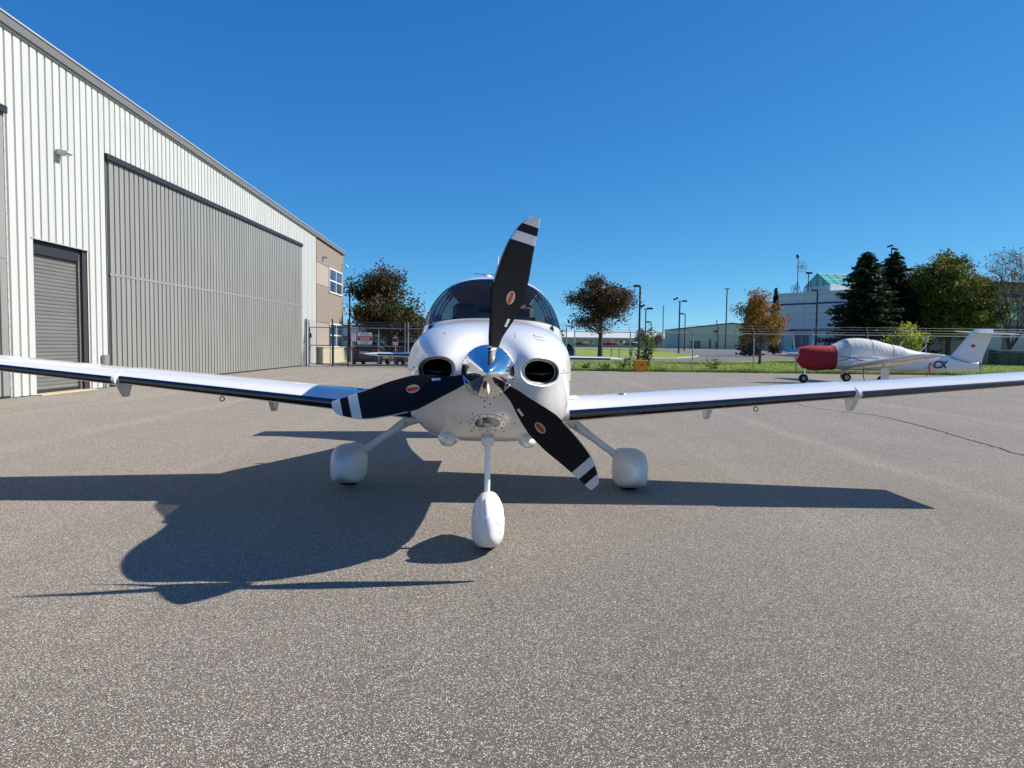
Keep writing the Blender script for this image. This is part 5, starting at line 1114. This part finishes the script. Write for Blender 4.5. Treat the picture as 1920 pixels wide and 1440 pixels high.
# dumpster and board screen
pm('dumpster_green', srgb(24, 52, 44), .5, var=.12); pm('grey_boards', srgb(124, 118, 112), .9, var=.15, scale=3)
t = thing('dumpster', 'long dark green dumpster at the right edge behind the fence', 'dumpster', (51.5, 70, 0)); b = MB(); b.box((0, 0, .68), (6.4, 1.9, 1.3)); b.V = [(x * (1 + .04 * z), y * (1 + .08 * z), z) for x, y, z in b.V]; b.build('bin', 'dumpster_green', t)
for k in (-1, 1): MB().prism([(-1.05, 1.36), (1.1, 1.36), (1.1, 1.42), (0, 1.6), (-1.05, 1.46)], k * 1.65 - 1.58, k * 1.65 + 1.58, 'yz').build('lid', 'dumpster_green', t)
for k in range(7): MB().box((-3 + k, -1.03, .7), (.1, .08, 1.2)).build('rib', 'dumpster_green', t)
t = thing('board_screen', 'grey wooden board screen behind the T-tail airplane', 'fence', (44.0, 69.5, 0))
for k in range(14): MB().box((k * .27, .003 * (k % 2), 1.2 + .02 * (k % 3)), (.25, .03, 2.4)).build('board', 'grey_boards', t)
for k in range(3): MB().box((k * 1.75, .08, 1.25), (.12, .12, 2.5)).build('post', 'grey_boards', t)
# walking person near the white building
pm('dark_clothes', srgb(34, 36, 46), .9); pm('skin', srgb(170, 124, 100), .6); pm('hair', srgb(40, 30, 26), .8)
pr = thing('person', 'person in dark clothes walking past the white building', 'person', (53.6, 139, float(gz(53, 139))), rad(-80))
vs = [(0, 0, .95), (0, 0, 1.2), (0, 0, 1.42), (0, 0, 1.52), (0, .02, 1.6), (0, .02, 1.7), (.1, 0, .92), (.11, .22, .5), (.11, .26, .08), (.11, .38, .04), (-.1, 0, .92), (-.11, -.12, .5), (-.11, -.36, .12), (-.11, -.26, .04), (.2, 0, 1.4), (.24, -.12, 1.12), (.24, .0, .88), (.24, .06, .8), (-.2, 0, 1.4), (-.24, .1, 1.12), (-.24, .25, .92), (-.24, .31, .86)]
ed = [(0, 1), (1, 2), (2, 3), (3, 4), (4, 5), (0, 6), (6, 7), (7, 8), (8, 9), (0, 10), (10, 11), (11, 12), (12, 13), (2, 14), (14, 15), (15, 16), (16, 17), (2, 18), (18, 19), (19, 20), (20, 21)]
rd = [.16, .16, .15, .06, .09, .09, .1, .075, .05, .045, .1, .075, .05, .045, .075, .055, .04, .04, .075, .055, .04, .04]
me = bpy.data.meshes.new('body'); me.from_pydata(vs, ed, []); bo = bpy.data.objects.new('body', me); COL.objects.link(bo); bo.parent = pr; me.materials.append(MATS['dark_clothes']); me.materials.append(MATS['skin'])
sk = bo.modifiers.new('skin', 'SKIN'); 
for i, r in enumerate(rd): me.skin_vertices[0].data[i].radius = (r, r)
me.skin_vertices[0].data[0].use_root = True
bo.modifiers.new('sub', 'SUBSURF').levels = 1
dgp = bpy.context.evaluated_depsgraph_get(); m2 = bpy.data.meshes.new_from_object(bo.evaluated_get(dgp)); bo.modifiers.clear(); bo.data = m2
if len(m2.materials) < 2: m2.materials.clear(); m2.materials.append(MATS['dark_clothes']); m2.materials.append(MATS['skin'])
for p in m2.polygons: p.material_index = 1 if (p.center.z > 1.5 or (p.center.z < .9 and p.center.z > .78 and abs(p.center.x) > .19)) else 0; p.use_smooth = True
MB().ell((0, 0, 1.74), (.1, .11, .08)).build('hair', 'hair', pr, smooth=60)
